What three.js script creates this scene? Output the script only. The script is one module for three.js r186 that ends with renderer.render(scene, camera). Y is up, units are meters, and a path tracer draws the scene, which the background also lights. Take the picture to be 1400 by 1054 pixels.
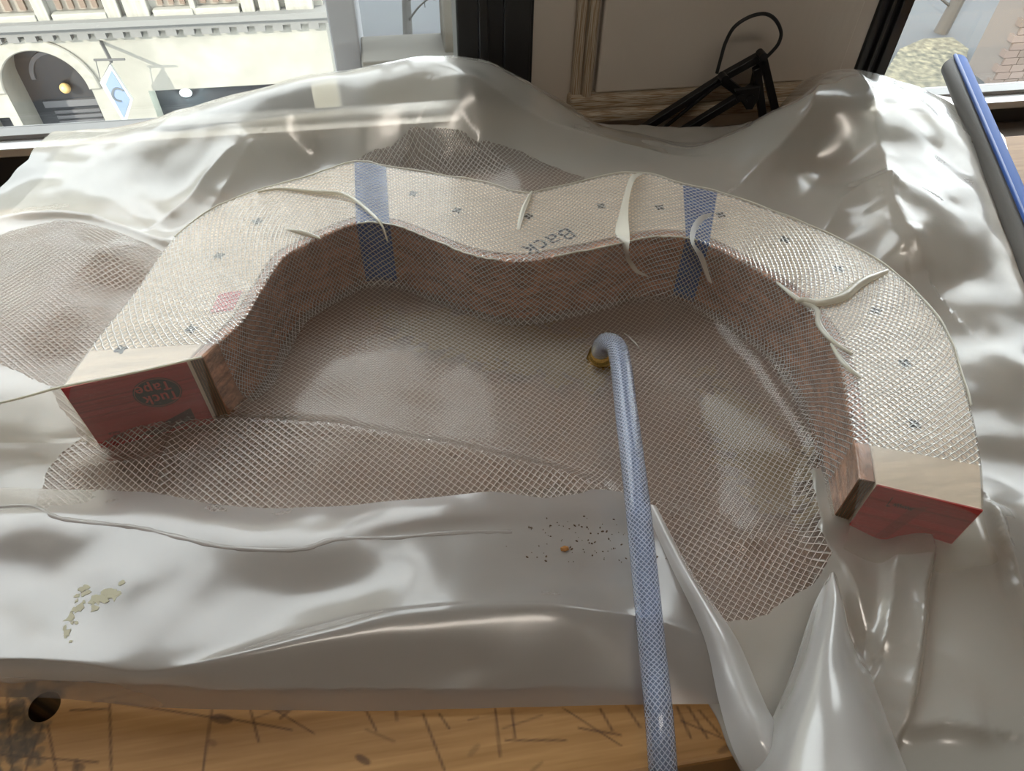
import * as THREE from 'three';
import { mergeGeometries } from 'three/addons/utils/BufferGeometryUtils.js';
import { RoundedBoxGeometry } from 'three/addons/geometries/RoundedBoxGeometry.js';
import { FontLoader } from 'three/addons/loaders/FontLoader.js';
import { TextGeometry } from 'three/addons/geometries/TextGeometry.js';
import { RectAreaLightUniformsLib } from 'three/addons/lights/RectAreaLightUniformsLib.js';
import { createNoise2D, createNoise3D } from 'simplex-noise';

// ---------------------------------------------------------------- camera, sky, sun, exposure
const V = (x, y, z) => new THREE.Vector3(x, y, z);
const scene = new THREE.Scene();
const FOCAL = 972, PX = 700, PY = 527, EYE = V(0, 0.48, 0);
const upC = V(20, 873, 972).normalize();
const xC = V(8300, 892, -972); xC.addScaledVector(upC, -xC.dot(upC)).normalize();
const zC = V(0, 0, 0).crossVectors(xC, upC);                     // rows: the world axes seen from the camera
const camera = new THREE.PerspectiveCamera(2 * Math.atan(527 / FOCAL) * 180 / Math.PI, 1400 / 1054, 0.01, 300);
camera.position.copy(EYE);
camera.quaternion.setFromRotationMatrix(new THREE.Matrix4().set(xC.x, xC.y, xC.z, 0, upC.x, upC.y, upC.z, 0, zC.x, zC.y, zC.z, 0, 0, 0, 0, 1));
camera.updateMatrixWorld();
const SKY = new THREE.Color().setRGB(0.92, 0.97, 1.0);
scene.background = SKY; scene.backgroundIntensity = 5.8;
const sun = new THREE.DirectionalLight(new THREE.Color().setRGB(1, 0.93, 0.8), 8.5);
sun.position.set(-22.4, 16, 24); sun.target.position.set(0, 0, 0); sun.castShadow = true;
Object.assign(sun.shadow.camera, { left: -40, right: 40, top: 30, bottom: -30, near: 1, far: 90 });
scene.add(sun, sun.target);
const EXPOSURE = 1.0;

// ---------------------------------------------------------------- measuring helpers
const ray = (px, py) => { const a = px - PX, b = PY - py, c = -FOCAL; return V(xC.x * a + xC.y * b + xC.z * c, upC.x * a + upC.y * b + upC.z * c, zC.x * a + zC.y * b + zC.z * c); };
const at = (px, py, y) => { const d = ray(px, py); return EYE.clone().addScaledVector(d, (y - EYE.y) / d.y); };        // on the level y
const atZ = (px, py, z) => { const d = ray(px, py); return EYE.clone().addScaledVector(d, (z - EYE.z) / d.z); };       // on the upright plane z
let seed = 20240611;
const rnd = () => { seed = (seed + 0x6d2b79f5) | 0; let t = Math.imul(seed ^ (seed >>> 15), 1 | seed); t = (t + Math.imul(t ^ (t >>> 7), 61 | t)) ^ t; return ((t ^ (t >>> 14)) >>> 0) / 4294967296; };
const n2 = createNoise2D(rnd), n3 = createNoise3D(rnd);
const fbm = (x, y, o = 4) => { let s = 0, a = 0.5; for (let i = 0; i < o; i++) { s += a * n2(x, y); x *= 2.03; y *= 2.03; a *= 0.5; } return s; };
const clamp = (v, a = 0, b = 1) => Math.min(b, Math.max(a, v)), mix = (a, b, t) => a + (b - a) * t;
const smooth = (a, b, v) => { const t = clamp((v - a) / (b - a)); return t * t * (3 - 2 * t); };
const rgb = (r, g, b) => new THREE.Color().setRGB(r, g, b);

// ---------------------------------------------------------------- naming helpers
const used = new Map();
const numbered = (n) => { const k = used.get(n) || 0; used.set(n, k + 1); return k ? `${n}_${String(k).padStart(3, '0')}` : n; };
function mesh(name, geo, mat, parent) {
  const m = new THREE.Mesh(Array.isArray(geo) ? (geo.length > 1 ? mergeGeometries(geo.map(flat)) : geo[0]) : geo, mat);
  m.castShadow = m.receiveShadow = true; m.name = parent === scene ? numbered(name) : name;
  if (parent && parent !== scene) { let k = 0; const b = name; while (parent.children.some((c) => c.name === m.name)) m.name = `${b}_${String(++k).padStart(3, '0')}`; }
  if (parent) parent.add(m);
  return m;
}
const flat = (g) => { const h = g.index ? g.toNonIndexed() : g; for (const k of Object.keys(h.attributes)) if (!['position', 'normal', 'uv'].includes(k)) h.deleteAttribute(k); if (!h.attributes.normal) h.computeVertexNormals(); if (!h.attributes.uv) h.setAttribute('uv', new THREE.BufferAttribute(new Float32Array(h.attributes.position.count * 2), 2)); return h; };
function thing(name, label, category, [x, y, z] = [0, 0, 0], group) {
  const o = new THREE.Group(); o.name = numbered(name); o.position.set(x, y, z); o.userData = { label, category };
  if (group) o.userData.group = group;
  scene.add(o); return o;
}
const tag = (o, label, category, group) => { Object.assign(o.userData, { label, category }); if (group) o.userData.group = group; return o; };
const struct = (name, geo, mat) => { const m = mesh(name, geo, mat, scene); m.userData.kind = 'structure'; return m; };
// geometry built in world coordinates, moved into its thing's frame
const local = (g, o) => { g.translate(-o.position.x, -o.position.y, -o.position.z); return g; };
const box = (x0, y0, z0, x1, y1, z1, r = 0) => {
  const w = Math.abs(x1 - x0), h = Math.abs(y1 - y0), d = Math.abs(z1 - z0);
  const g = r ? new RoundedBoxGeometry(w, h, d, 2, Math.min(r, w / 2.1, h / 2.1, d / 2.1)) : new THREE.BoxGeometry(w, h, d);
  return g.translate((x0 + x1) / 2, (y0 + y1) / 2, (z0 + z1) / 2);
};
function bar(a, b, w, h) {                                         // a bar from a to b, w wide and h deep
  const L = a.distanceTo(b), g = new RoundedBoxGeometry(L, w, h, 1, Math.min(w, h) * 0.15);
  const dir = b.clone().sub(a).normalize(), m = new THREE.Matrix4();
  const side = V(0, 0, 1); if (Math.abs(dir.z) > 0.95) side.set(0, 1, 0);
  const yv = V(0, 0, 0).crossVectors(side, dir).normalize(), zv = V(0, 0, 0).crossVectors(dir, yv);
  m.makeBasis(dir, yv, zv).setPosition(a.clone().add(b).multiplyScalar(0.5));
  return g.applyMatrix4(m);
}
const curve = (pts) => new THREE.CatmullRomCurve3(pts, false, 'centripetal');
const tube = (pts, r, n = 80, k = 10) => new THREE.TubeGeometry(curve(pts), n, r, k, false);
function taperTube(pts, rad, n = 60, k = 10, squash = 1) {          // rad(t); a fold's round ridge
  const g = tube(pts, 1, n, k), c = curve(pts), p = g.attributes.position, q = V(0, 0, 0);
  for (let i = 0; i <= n; i++) { const o = c.getPointAt(i / n), r = rad(i / n);
    for (let j = 0; j <= k; j++) { const id = i * (k + 1) + j; q.fromBufferAttribute(p, id).sub(o); p.setXYZ(id, o.x + q.x * r, o.y + q.y * r * squash, o.z + q.z * r); } }
  g.computeVertexNormals(); return g;
}

// ---------------------------------------------------------------- textures
function tex(w, h, fn, srgb = false, repeat) {                      // fn(x, y) -> [r,g,b] 0..1
  const d = new Uint8Array(w * h * 4);
  for (let y = 0; y < h; y++) for (let x = 0; x < w; x++) { const c = fn(x / w, y / h, x, y), i = (y * w + x) * 4; for (let k = 0; k < 3; k++) d[i + k] = clamp(Array.isArray(c) ? c[k] : c) * 255; d[i + 3] = 255; }
  const t = new THREE.DataTexture(d, w, h); t.wrapS = t.wrapT = THREE.RepeatWrapping; t.magFilter = t.minFilter = THREE.LinearFilter;
  if (srgb) t.colorSpace = THREE.SRGBColorSpace;
  if (repeat) t.repeat.set(...repeat);
  t.needsUpdate = true; return t;
}
const tileNoise = (u, v, s, o = 4) => {                             // noise blended so that it tiles
  const f = (x, y) => fbm(x * s + 3, y * s + 3, o);
  return (f(u, v) * (1 - u) * (1 - v) + f(u - 1, v) * u * (1 - v) + f(u, v - 1) * (1 - u) * v + f(u - 1, v - 1) * u * v) * 1.3;
};
function canvasTex(w, h, draw, srgb = true) {
  const c = document.createElement('canvas'); c.width = w; c.height = h; const g = c.getContext('2d'); draw(g, w, h);
  const t = new THREE.CanvasTexture(c); if (srgb) t.colorSpace = THREE.SRGBColorSpace; t.wrapS = t.wrapT = THREE.RepeatWrapping; return t;
}
const PITCH = 0.0042;                                               // side of one mesh of the breather net
const strand = (t, w) => { const d = Math.min(t, 1 - t); return Math.exp(-((d / w) ** 2)); };
// film sucked onto the net: raised along strands, sagging between
const netBump = tex(64, 64, (u, v) => clamp(Math.max(strand(u, 0.16), strand(v, 0.16))));
const netStrand = tex(64, 64, (u, v) => { const s = Math.max(strand(u, 0.07), strand(v, 0.07)); return mix(0.92, 0.25, s); });
const skinStrand = tex(64, 64, (u, v) => { const s = Math.max(strand(u, 0.09), strand(v, 0.09)); return mix(0.88, 0.2, s); });
const netColor = tex(64, 64, (u, v) => { const s = Math.max(strand(u, 0.07), strand(v, 0.07)); return [mix(0.9, 0.88, s), mix(0.87, 0.86, s), mix(0.84, 0.83, s)]; }, true);
const skinColor = tex(64, 64, (u, v) => { const s = Math.max(strand(u, 0.09), strand(v, 0.09)); return [mix(0.985, 0.96, s), mix(0.975, 0.95, s), mix(0.96, 0.93, s)]; }, true);
const filmRipple = tex(512, 512, (u, v) => clamp(0.5 + 0.6 * tileNoise(u, v, 7, 4)));

// ---------------------------------------------------------------- materials
const std = (color, roughness = 0.7, more = {}) => new THREE.MeshStandardMaterial({ color, roughness, ...more });
const phys = (color, more) => new THREE.MeshPhysicalMaterial({ color, ...more });
const M = {
  milky: phys(rgb(0.76, 0.73, 0.675), { transmission: 0.6, thickness: 0, roughness: 0.24, ior: 1.65, clearcoat: 1, clearcoatRoughness: 0.07, bumpMap: filmRipple, bumpScale: 0.0003 }),
  flap: phys(rgb(0.66, 0.62, 0.585), { transmission: 0.7, thickness: 0, roughness: 0.24, ior: 1.65, clearcoat: 1, clearcoatRoughness: 0.08, bumpMap: filmRipple, bumpScale: 0.0003 }),
  folded: phys(rgb(0.74, 0.72, 0.7), { transmission: 0.42, thickness: 0, roughness: 0.24, ior: 1.65, clearcoat: 1, clearcoatRoughness: 0.08, bumpMap: filmRipple, bumpScale: 0.0003 }),  // front folds brightened through a paler, less clear film colour
  under: phys(rgb(0.84, 0.79, 0.75), { transmission: 0.78, thickness: 0, roughness: 0.3, ior: 1.5 }),
  patch: phys(rgb(0.85, 0.83, 0.8), { transmission: 0.75, thickness: 0, roughness: 0.15, ior: 1.5 }),
  clear: phys(rgb(0.9, 0.88, 0.84), { transmission: 0.88, thickness: 0, roughness: 0.12, ior: 1.5 }),
  net: phys(rgb(1, 1, 1), { map: netColor, transmission: 1, transmissionMap: netStrand, thickness: 0, roughness: 0.14, ior: 1.5, clearcoat: 0.8, clearcoatRoughness: 0.1, bumpMap: netBump, bumpScale: 0.0006 }),
  skin: phys(rgb(1, 1, 1), { map: skinColor, transmission: 1, transmissionMap: skinStrand, thickness: 0, roughness: 0.14, ior: 1.5, clearcoat: 1, clearcoatRoughness: 0.1, bumpMap: netBump, bumpScale: 0.0018 }),
  fold: phys(rgb(0.86, 0.83, 0.73), { transmission: 0.4, thickness: 0, roughness: 0.25, ior: 1.5, clearcoat: 0.8, clearcoatRoughness: 0.08 }),
  black: std(rgb(0.012, 0.012, 0.013), 0.35), blackMetal: std(rgb(0.01, 0.01, 0.011), 0.4, { metalness: 0.2 }),
  pane: phys(rgb(0.98, 0.99, 0.98), { transmission: 1, thickness: 0, roughness: 0, ior: 1.5 }),
  silver: std(rgb(0.72, 0.72, 0.72), 0.3, { metalness: 0.8 }),
};

// wood of the bench, with its cuts and stains (wear)
const BX0 = -1.25, BX1 = 1.35, BZ0 = -0.775, BZ1 = -0.102;
const benchColor = canvasTex(2048, 640, (g, w, h) => {
  const im = g.createImageData(w, h);
  for (let y = 0; y < h; y++) for (let x = 0; x < w; x++) {
    const k = fbm(x * 0.0035, y * 0.09, 4) * 0.5 + fbm(x * 0.02 + 50, y * 0.4, 3) * 0.28 + fbm(x * 0.004, y * 0.006 + 9, 3) * 0.35, i = (y * w + x) * 4;
    im.data[i] = 160 + 34 * k; im.data[i + 1] = 118 + 32 * k; im.data[i + 2] = 68 + 28 * k; im.data[i + 3] = 255;
  }
  g.putImageData(im, 0, 0);
  const P = (px, py) => { const p = at(px, py, 0); return [(p.x - BX0) / (BX1 - BX0) * w, (p.z - BZ0) / (BZ1 - BZ0) * h]; };
  const cut = (a, b, l = 1, c = 'rgba(40,22,8,.75)') => { g.strokeStyle = c; g.lineWidth = l; g.beginPath(); g.moveTo(...P(...a)); g.lineTo(...P(...b)); g.stroke(); };
  for (const c of [[[10, 950], [17, 1060]], [[32, 955], [36, 1035]], [[58, 990], [35, 1054]], [[65, 990], [78, 1060]], [[0, 1032], [135, 1042]], [[290, 968], [277, 1056]], [[342, 968], [354, 1015]], [[372, 968], [430, 1003]],
    [[155, 960], [300, 982]], [[300, 980], [400, 998]], [[500, 970], [515, 1000]], [[578, 975], [608, 1054]], [[677, 968], [684, 1035]], [[700, 968], [704, 1010]], [[770, 968], [850, 1020]], [[820, 968], [838, 1000]], [[855, 964], [876, 995]],
    [[790, 995], [850, 1005]], [[600, 975], [615, 997]], [[95, 971], [150, 969]], [[925, 965], [945, 1010]], [[940, 965], [968, 1010]], [[955, 970], [985, 1005]], [[930, 985], [990, 1010]], [[690, 1012], [775, 1012]], [[150, 960], [152, 1054]]]) cut(c[0], c[1], 0.9, 'rgba(45,25,10,.6)');
  for (let i = 0; i < 260; i++) { const x = rnd() * w, y = h * (0.2 + 0.8 * rnd()), l = 4 + rnd() * 26, a = (rnd() - 0.5) * 1.6; g.strokeStyle = `rgba(50,28,10,${0.15 + rnd() * 0.4})`; g.lineWidth = 0.6 + rnd() * 1.2; g.beginPath(); g.moveTo(x, y); g.lineTo(x + l * Math.cos(a), y + l * Math.sin(a)); g.stroke(); }
  for (let i = 0; i < 420; i++) { const x = rnd() * w, y = rnd() * h; g.fillStyle = `rgba(45,26,10,${0.1 + rnd() * 0.45})`; g.beginPath(); g.ellipse(x, y, 1 + rnd() * 5, 0.6 + rnd() * 2.5, rnd() * 3, 0, 7); g.fill(); }
  const [sx, sy] = P(28, 1000); for (let i = 0; i < 130; i++) { g.fillStyle = `rgba(60,52,42,${0.2 + rnd() * 0.3})`; g.beginPath(); g.ellipse(sx + (rnd() - 0.5) * 26, sy + (rnd() - 0.5) * 60, 1 + rnd() * 3, 1 + rnd() * 4, rnd() * 3, 0, 7); g.fill(); }
});
const woodGrain = (r, g, b, sx, sy, k = 0.3) => tex(256, 256, (u, v) => { const t = 1 + k * (fbm(u * sx, v * sy, 4) + 0.5 * fbm(u * sx * 5 + 9, v * sy * 3, 3)); return [r * t, g * t, b * t]; }, true);
const plyTop = woodGrain(0.94, 0.88, 0.81, 3, 30, 0.08), barkPly = woodGrain(0.7, 0.51, 0.4, 6, 14, 0.4), endGrain = woodGrain(0.45, 0.38, 0.3, 4, 40, 0.3);
M.bench = std(0xffffff, 0.5, { map: benchColor });
M.benchEdge = std(rgb(0.3, 0.18, 0.07), 0.6);
M.formTop = std(0xffffff, 0.65, { map: plyTop });
M.panel = std(0xffffff, 0.6, { map: barkPly });
M.panelEdge = std(0xffffff, 0.7, { map: endGrain });
M.blueTape = std(0xffffff, 0.75, { map: tex(128, 128, (u, v) => { const k = 0.04 * Math.sin(v * 200) + 0.06 * fbm(u * 20, v * 20, 3); return [0.14 + k, 0.33 + k, 0.62 + k]; }, true) });
M.paint = std(rgb(0.62, 0.56, 0.49), 0.55, { bumpMap: filmRipple, bumpScale: 0.0006 });
M.paintWorn = std(0xffffff, 0.6, { map: tex(256, 256, (u, v) => { const k = smooth(0.05, 0.4, fbm(u * 9, v * 14, 5) + 0.15); return [mix(0.76, 0.58, k), mix(0.72, 0.47, k), mix(0.65, 0.34, k)]; }, true) });
M.room = std(rgb(0.36, 0.33, 0.3), 0.8);

// ---------------------------------------------------------------- the room
const WZ = -0.95, WL = -1.3, WR = 1.7, WTOP = 1.5, X = { l: -2.3, r: 2.7, f: 2.6, y0: -0.85, y1: 2.2 };
const px1 = atZ(622, 0, WZ).x, px2 = atZ(730, 0, WZ).x, px3 = atZ(1183, 52, WZ).x, px4 = atZ(1222, 60, WZ).x;
struct('floor', box(X.l - 0.1, X.y0 - 0.1, WZ - 0.25, X.r + 0.1, X.y0, X.f + 0.1), std(rgb(0.2, 0.16, 0.12), 0.6));
struct('ceiling', box(X.l - 0.1, X.y1, WZ - 0.25, X.r + 0.1, X.y1 + 0.1, X.f + 0.1), M.room);
struct('wall_left', box(X.l - 0.1, X.y0, WZ - 0.25, X.l, X.y1, X.f), M.room);
struct('wall_right', box(X.r, X.y0, WZ - 0.25, X.r + 0.1, X.y1, X.f), M.room);
struct('wall_front', box(X.l - 0.1, X.y0, X.f, X.r + 0.1, X.y1, X.f + 0.1), M.room);
struct('wall_below_windows', box(X.l, X.y0, WZ - 0.07, X.r, -0.078, WZ), M.paint);
struct('wall_unseen_above_windows', box(X.l, WTOP, WZ - 0.2, X.r, X.y1, WZ), M.room);  // out of view; its lower edge keeps overhead sky off the film
const pier = struct('wall_pier', box(px2, -0.078, WZ - 0.2, px3, WTOP, WZ), M.paint);
// raised panel on the pier: moulded frame and field
{
  const a = atZ(783, 60, WZ).x, b = a + 0.028, c = b + 0.006, y = atZ(850, 132, WZ).y;
  struct('trim_1', [box(a, y, WZ, a + 0.014, WTOP - 0.1, WZ + 0.014, 0.004), box(a + 0.014, y, WZ, b, WTOP - 0.1, WZ + 0.022, 0.006)], M.paintWorn);
  struct('trim_2', [box(a - 0.012, y - 0.022, WZ, px3 + 0.002, y - 0.004, WZ + 0.034, 0.006), box(a - 0.004, y - 0.006, WZ, px3, y + 0.014, WZ + 0.024, 0.006)], M.paintWorn);
  struct('wall_pier_panel', box(c, y + 0.014, WZ, px3 - 0.03, WTOP - 0.1, WZ + 0.016, 0.004), M.paint);
  struct('trim_3', [box(px2, y - 0.05, WZ, px3, y - 0.026, WZ + 0.012, 0.003), box(px2, y - 0.085, WZ, px3, y - 0.053, WZ + 0.012, 0.003)], M.paint);
}
// windows: black frames, silver sill strips, panes
function windowUnit(name, x0, x1, jamb, dy) {
  const w = new THREE.Group(); w.name = name; w.userData.kind = 'structure'; scene.add(w);
  const y0 = 0.012 + dy, y1 = WTOP, t = 0.05;
  mesh('window_frame', [box(x0, -0.075, WZ - 0.06, x1, dy - 0.006, WZ + 0.012, 0.004), box(x0, y1 - t, WZ - 0.06, x1, y1, WZ + 0.01)], M.black, w);
  for (const [a, b] of jamb) mesh('window_jamb', [box(a, dy - 0.01, WZ - 0.06, b, y1, WZ + 0.005, 0.003), box(mix(a, b, 0.28), dy - 0.01, WZ, mix(a, b, 0.4), y1, WZ + 0.012, 0.002), box(mix(a, b, 0.6), dy - 0.01, WZ, mix(a, b, 0.95), y1, WZ + 0.012, 0.002)], M.black, w);
  mesh('window_sill', [box(x0, dy - 0.006, WZ - 0.02, x1, dy + 0.006, WZ + 0.016, 0.002)], M.silver, w);
  mesh('window_bead', [box(x0, dy + 0.006, WZ - 0.035, x1, y0, WZ - 0.008, 0.001)], std(rgb(0.3, 0.3, 0.3), 0.4), w);
  mesh('window_pane', box(x0, y0, WZ - 0.033, x1, y1 - t, WZ - 0.03), M.pane, w);
}
windowUnit('window_1', WL, px2, [[px1, px2], [WL, WL + 0.08]], -0.017);
windowUnit('window_2', px3, WR, [[px3, px4], [WR - 0.08, WR]], -0.043);
struct('wall_unseen_back_left', box(X.l, -0.078, WZ - 0.2, WL, WTOP, WZ), M.paint);  // out of view, narrows the left window to limit daylight
struct('wall_unseen_back_right', box(WR, -0.078, WZ - 0.2, X.r, WTOP, WZ), M.paint);  // out of view, narrows the right window to limit daylight
struct('trim_4', box(X.l, -0.1, WZ, X.r, -0.078, -0.79, 0.004), std(rgb(0.1, 0.075, 0.055), 0.6));   // dark ledge between bench and wall

// ceiling lamp out of view, placed to light the front of the bag
RectAreaLightUniformsLib.init();
{
  const l = thing('unseen_ceiling_lamp', 'unseen flat white ceiling lamp, out of view, lighting the front of the bag', 'lamp', [0, X.y1, 0.9]);
  mesh('housing', box(-0.62, -0.05, -0.16, 0.62, 0, 0.16, 0.01), std(rgb(0.7, 0.7, 0.7), 0.5), l);
  mesh('diffuser', box(-0.6, -0.058, -0.14, 0.6, -0.05, 0.14), std(rgb(0.8, 0.8, 0.8), 0.5, { emissive: rgb(1, 0.9, 0.78), emissiveIntensity: 4 }), l);
  const r = new THREE.RectAreaLight(rgb(1, 0.9, 0.78), 9, 1.2, 0.28); r.position.set(0, -0.062, 0); r.rotation.x = -Math.PI / 2; l.add(r);
}

// ---------------------------------------------------------------- workbench
{
  const b = thing('workbench', 'scratched light wood workbench with a round dog hole near its front edge', 'workbench', [0, 0, 0]);
  const s = new THREE.Shape(); s.moveTo(BX0, -BZ0); s.lineTo(BX1, -BZ0); s.lineTo(BX1, -BZ1); s.lineTo(BX0, -BZ1); s.closePath();
  const h = at(61, 966, 0), hole = new THREE.Path(); hole.absellipse(h.x, -h.z, 0.0095, 0.0095, 0, Math.PI * 2, true); s.holes.push(hole);
  const g = new THREE.ExtrudeGeometry(s, { depth: 0.06, bevelEnabled: true, bevelSize: 0.003, bevelThickness: 0.003, bevelSegments: 2, curveSegments: 32 });
  const uv = g.attributes.uv, p = g.attributes.position;
  for (let i = 0; i < uv.count; i++) uv.setXY(i, (p.getX(i) - BX0) / (BX1 - BX0), 1 - (-p.getY(i) - BZ0) / (BZ1 - BZ0));
  g.rotateX(-Math.PI / 2).translate(0, -0.063, 0);
  mesh('benchtop', g, M.bench, b);
  mesh('apron', box(BX0 + 0.05, -0.17, BZ1 - 0.05, BX1 - 0.05, -0.063, BZ1 - 0.025, 0.003), M.benchEdge, b);
  for (const [x, z] of [[BX0 + 0.1, BZ0 + 0.08], [BX1 - 0.1, BZ0 + 0.08], [BX0 + 0.1, BZ1 - 0.1], [BX1 - 0.1, BZ1 - 0.1]]) mesh('leg', box(x - 0.04, X.y0, z - 0.04, x + 0.04, -0.063, z + 0.04, 0.005), M.benchEdge, b);
}

// ---------------------------------------------------------------- the bent form: outline pairs (outer edge, inner edge) measured on its top
const T = 0.075, VEN = 0.011;
const pairs = [[84, 531, 275, 490], [135, 462, 305, 463], [185, 400, 330, 440], [240, 325, 355, 400], [295, 285, 388, 352], [350, 262, 415, 336], [420, 243, 450, 319], [489, 222, 490, 305], [530, 229, 535, 307], [600, 240, 595, 329], [660, 250, 650, 350], [718, 265, 710, 357], [770, 255, 775, 347], [850, 238, 855, 331], [890, 239, 890, 324], [930, 252, 935, 325], [985, 265, 972, 336], [1070, 295, 1018, 359], [1140, 325, 1062, 386], [1210, 365, 1097, 412], [1250, 400, 1119, 439], [1290, 450, 1138, 470], [1315, 520, 1151, 507], [1333, 590, 1162, 568], [1341, 645, 1170, 612], [1343, 697, 1176, 657]];
const oc = curve(pairs.map((p) => at(p[0], p[1], T).setY(0))), ic = curve(pairs.map((p) => at(p[2], p[3], T).setY(0)));
const NS = 260;
const station = (t) => { const o = oc.getPoint(t), i = ic.getPoint(t), e = i.clone().sub(o), w = e.length(); return { o, e: e.normalize(), w }; };
const sOfPx = (px, py) => { const q = at(px, py, T).setY(0); let b = 0, bd = 9; for (let k = 0; k <= 1000; k++) { const s = station(k / 1000), d = s.o.clone().addScaledVector(s.e, s.w * 0.5).distanceTo(q); if (d < bd) { bd = d; b = k / 1000; } } return b; };
const lenAt = (() => { const L = [0]; for (let k = 1; k <= 1000; k++) { const a = station((k - 1) / 1000), b = station(k / 1000); L.push(L[k - 1] + a.o.clone().addScaledVector(a.e, a.w / 2).distanceTo(b.o.clone().addScaledVector(b.e, b.w / 2))); } return (t) => L[Math.round(t * 1000)]; })();
// sweep a profile along the form: prof(w) gives [across, height] points; across is measured from the outer edge
function sweep(t0, t1, n, prof, uvf, caps = false) {
  const pos = [], uv = [], idx = [];
  let m = 0;
  for (let k = 0; k <= n; k++) {
    const t = mix(t0, t1, k / n), s = station(t), P = prof(s.w, t); m = P.length;
    let run = 0;
    P.forEach(([a, y], j) => { if (j) run += Math.hypot(a - P[j - 1][0], y - P[j - 1][1]); const q = s.o.clone().addScaledVector(s.e, a); pos.push(q.x, y, q.z); uv.push(...(uvf ? uvf(lenAt(t), run, q) : [lenAt(t), run])); });
  }
  for (let k = 0; k < n; k++) for (let j = 0; j < m - 1; j++) { const a = k * m + j, b = a + m; idx.push(a, a + 1, b, b, a + 1, b + 1); }
  if (caps) for (const k of [0, n]) for (let j = 1; j < m - 1; j++) { const a = k * m; k ? idx.push(a, a + j, a + j + 1) : idx.push(a, a + j + 1, a + j); }
  const g = new THREE.BufferGeometry(); g.setAttribute('position', new THREE.Float32BufferAttribute(pos, 3)); g.setAttribute('uv', new THREE.Float32BufferAttribute(uv, 2)); g.setIndex(idx); g.computeVertexNormals();
  return g;
}
const arc = (cx, cy, r, a0, a1, n) => Array.from({ length: n + 1 }, (_, i) => { const a = mix(a0, a1, i / n); return [cx + r * Math.cos(a), cy + r * Math.sin(a)]; });
const rim = (a0, a1, y0, y1, r) => [[a0, y0], ...arc(a0 + r, y1 - r, r, Math.PI, Math.PI / 2, 3), ...arc(a1 - r, y1 - r, r, Math.PI / 2, 0, 3), [a1, y0], [a0, y0]];
const form = thing('bending_form', 'pale plywood bending form shaped like a wide arch, red tape on both ends', 'form');
mesh('form_body', (() => { const g = sweep(0, 1, NS, (w) => rim(0, w - VEN, 0.001, T, 0.0015), (l, r, q) => [q.x * 3, q.z * 3], true).toNonIndexed(); g.computeVertexNormals(); return g; })(), M.formTop, form);
// blue masking tape, over the top and down the inner face
for (const [pa, pb] of [[[486, 262], [528, 268]], [[936, 288], [975, 298]]]) {
  const t0 = sOfPx(...pa), t1 = sOfPx(...pb);
  mesh('masking_tape', sweep(t0, t1, 10, (w) => [[-0.0004, 0.03], ...arc(0.0011, T - 0.0011, 0.0015, Math.PI, Math.PI / 2, 3), ...arc(w - 0.0011, T - 0.0011, 0.0015, Math.PI / 2, 0, 3), [w + 0.0005, 0.004]]), M.blueTape, form).userData.label = 'blue masking tape band';
}
// red tape over the end faces
const redL = canvasTex(1024, 768, (g, w, h) => {
  g.fillStyle = '#b03032'; g.fillRect(0, 0, w, h);
  for (let i = 0; i < 60; i++) { g.fillStyle = `rgba(60,10,14,${rnd() * 0.12})`; g.fillRect(0, rnd() * h, w, rnd() * 30); }
  g.save(); g.translate(w * 0.67, h * 0.34); g.scale(1.2, 1.3); g.rotate(Math.PI + 0.02);
  g.fillStyle = '#33262a'; g.beginPath(); g.ellipse(0, 0, 168, 132, 0, 0, 7); g.fill(); g.strokeStyle = '#b05048'; g.lineWidth = 5; g.beginPath(); g.ellipse(0, 0, 158, 122, 0, 0, 7); g.stroke();
  g.fillStyle = '#b8423c'; g.font = 'bold 108px sans-serif'; g.textAlign = 'center'; g.fillText('Tuck', -6, -12); g.fillText('Tape', 18, 84); g.restore();
  g.fillStyle = '#4a2024'; g.beginPath(); g.moveTo(w * 0.34, h * 0.93); g.lineTo(w * 0.86, h * 0.68); g.lineTo(w * 0.86, h * 0.86); g.lineTo(w * 0.5, h * 0.99); g.fill();
  g.save(); g.translate(w * 0.19, h * 0.86); g.rotate(Math.PI); g.fillStyle = '#3c1a1e'; g.font = 'bold 60px sans-serif'; g.textAlign = 'center'; g.fillText('205', 0, 24); g.font = 'bold 40px sans-serif'; g.fillText('TUCK', 20, 66); g.restore();
  g.strokeStyle = 'rgba(50,14,18,.5)'; g.lineWidth = 3; g.beginPath(); g.moveTo(w * 0.12, h * 0.52); g.lineTo(w * 0.5, h * 0.36); g.stroke();
});
const redR = canvasTex(1024, 512, (g, w, h) => {
  g.fillStyle = '#bc2a28'; g.fillRect(0, 0, w, h);
  for (let i = 0; i < 60; i++) { g.fillStyle = `rgba(50,8,12,${rnd() * 0.12})`; g.fillRect(0, rnd() * h, w, rnd() * 24); }
  g.fillStyle = 'rgba(110,36,34,.35)'; g.beginPath(); g.moveTo(w * 0.42, h * 0.2); g.lineTo(w * 0.56, h * 0.12); g.lineTo(w * 0.42, h * 0.75); g.lineTo(w * 0.28, h * 0.82); g.fill();
  g.strokeStyle = '#12060a'; g.lineWidth = 8; g.lineCap = 'round';
  const scrawl = (x, y, s) => { g.beginPath(); for (let i = 0; i < 16; i++) { const a = x + i * s, b = y + (i % 2 ? -s * 0.9 : s * 0.5) * (0.5 + rnd()); i ? g.lineTo(a, b) : g.moveTo(a, b); } g.stroke(); };
  g.beginPath(); g.moveTo(w * 0.2, h * 0.12); g.lineTo(w * 0.2, h * 0.26); g.lineTo(w * 0.23, h * 0.25); g.stroke(); scrawl(w * 0.25, h * 0.22, 13); scrawl(w * 0.68, h * 0.62, 10);
});
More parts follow.
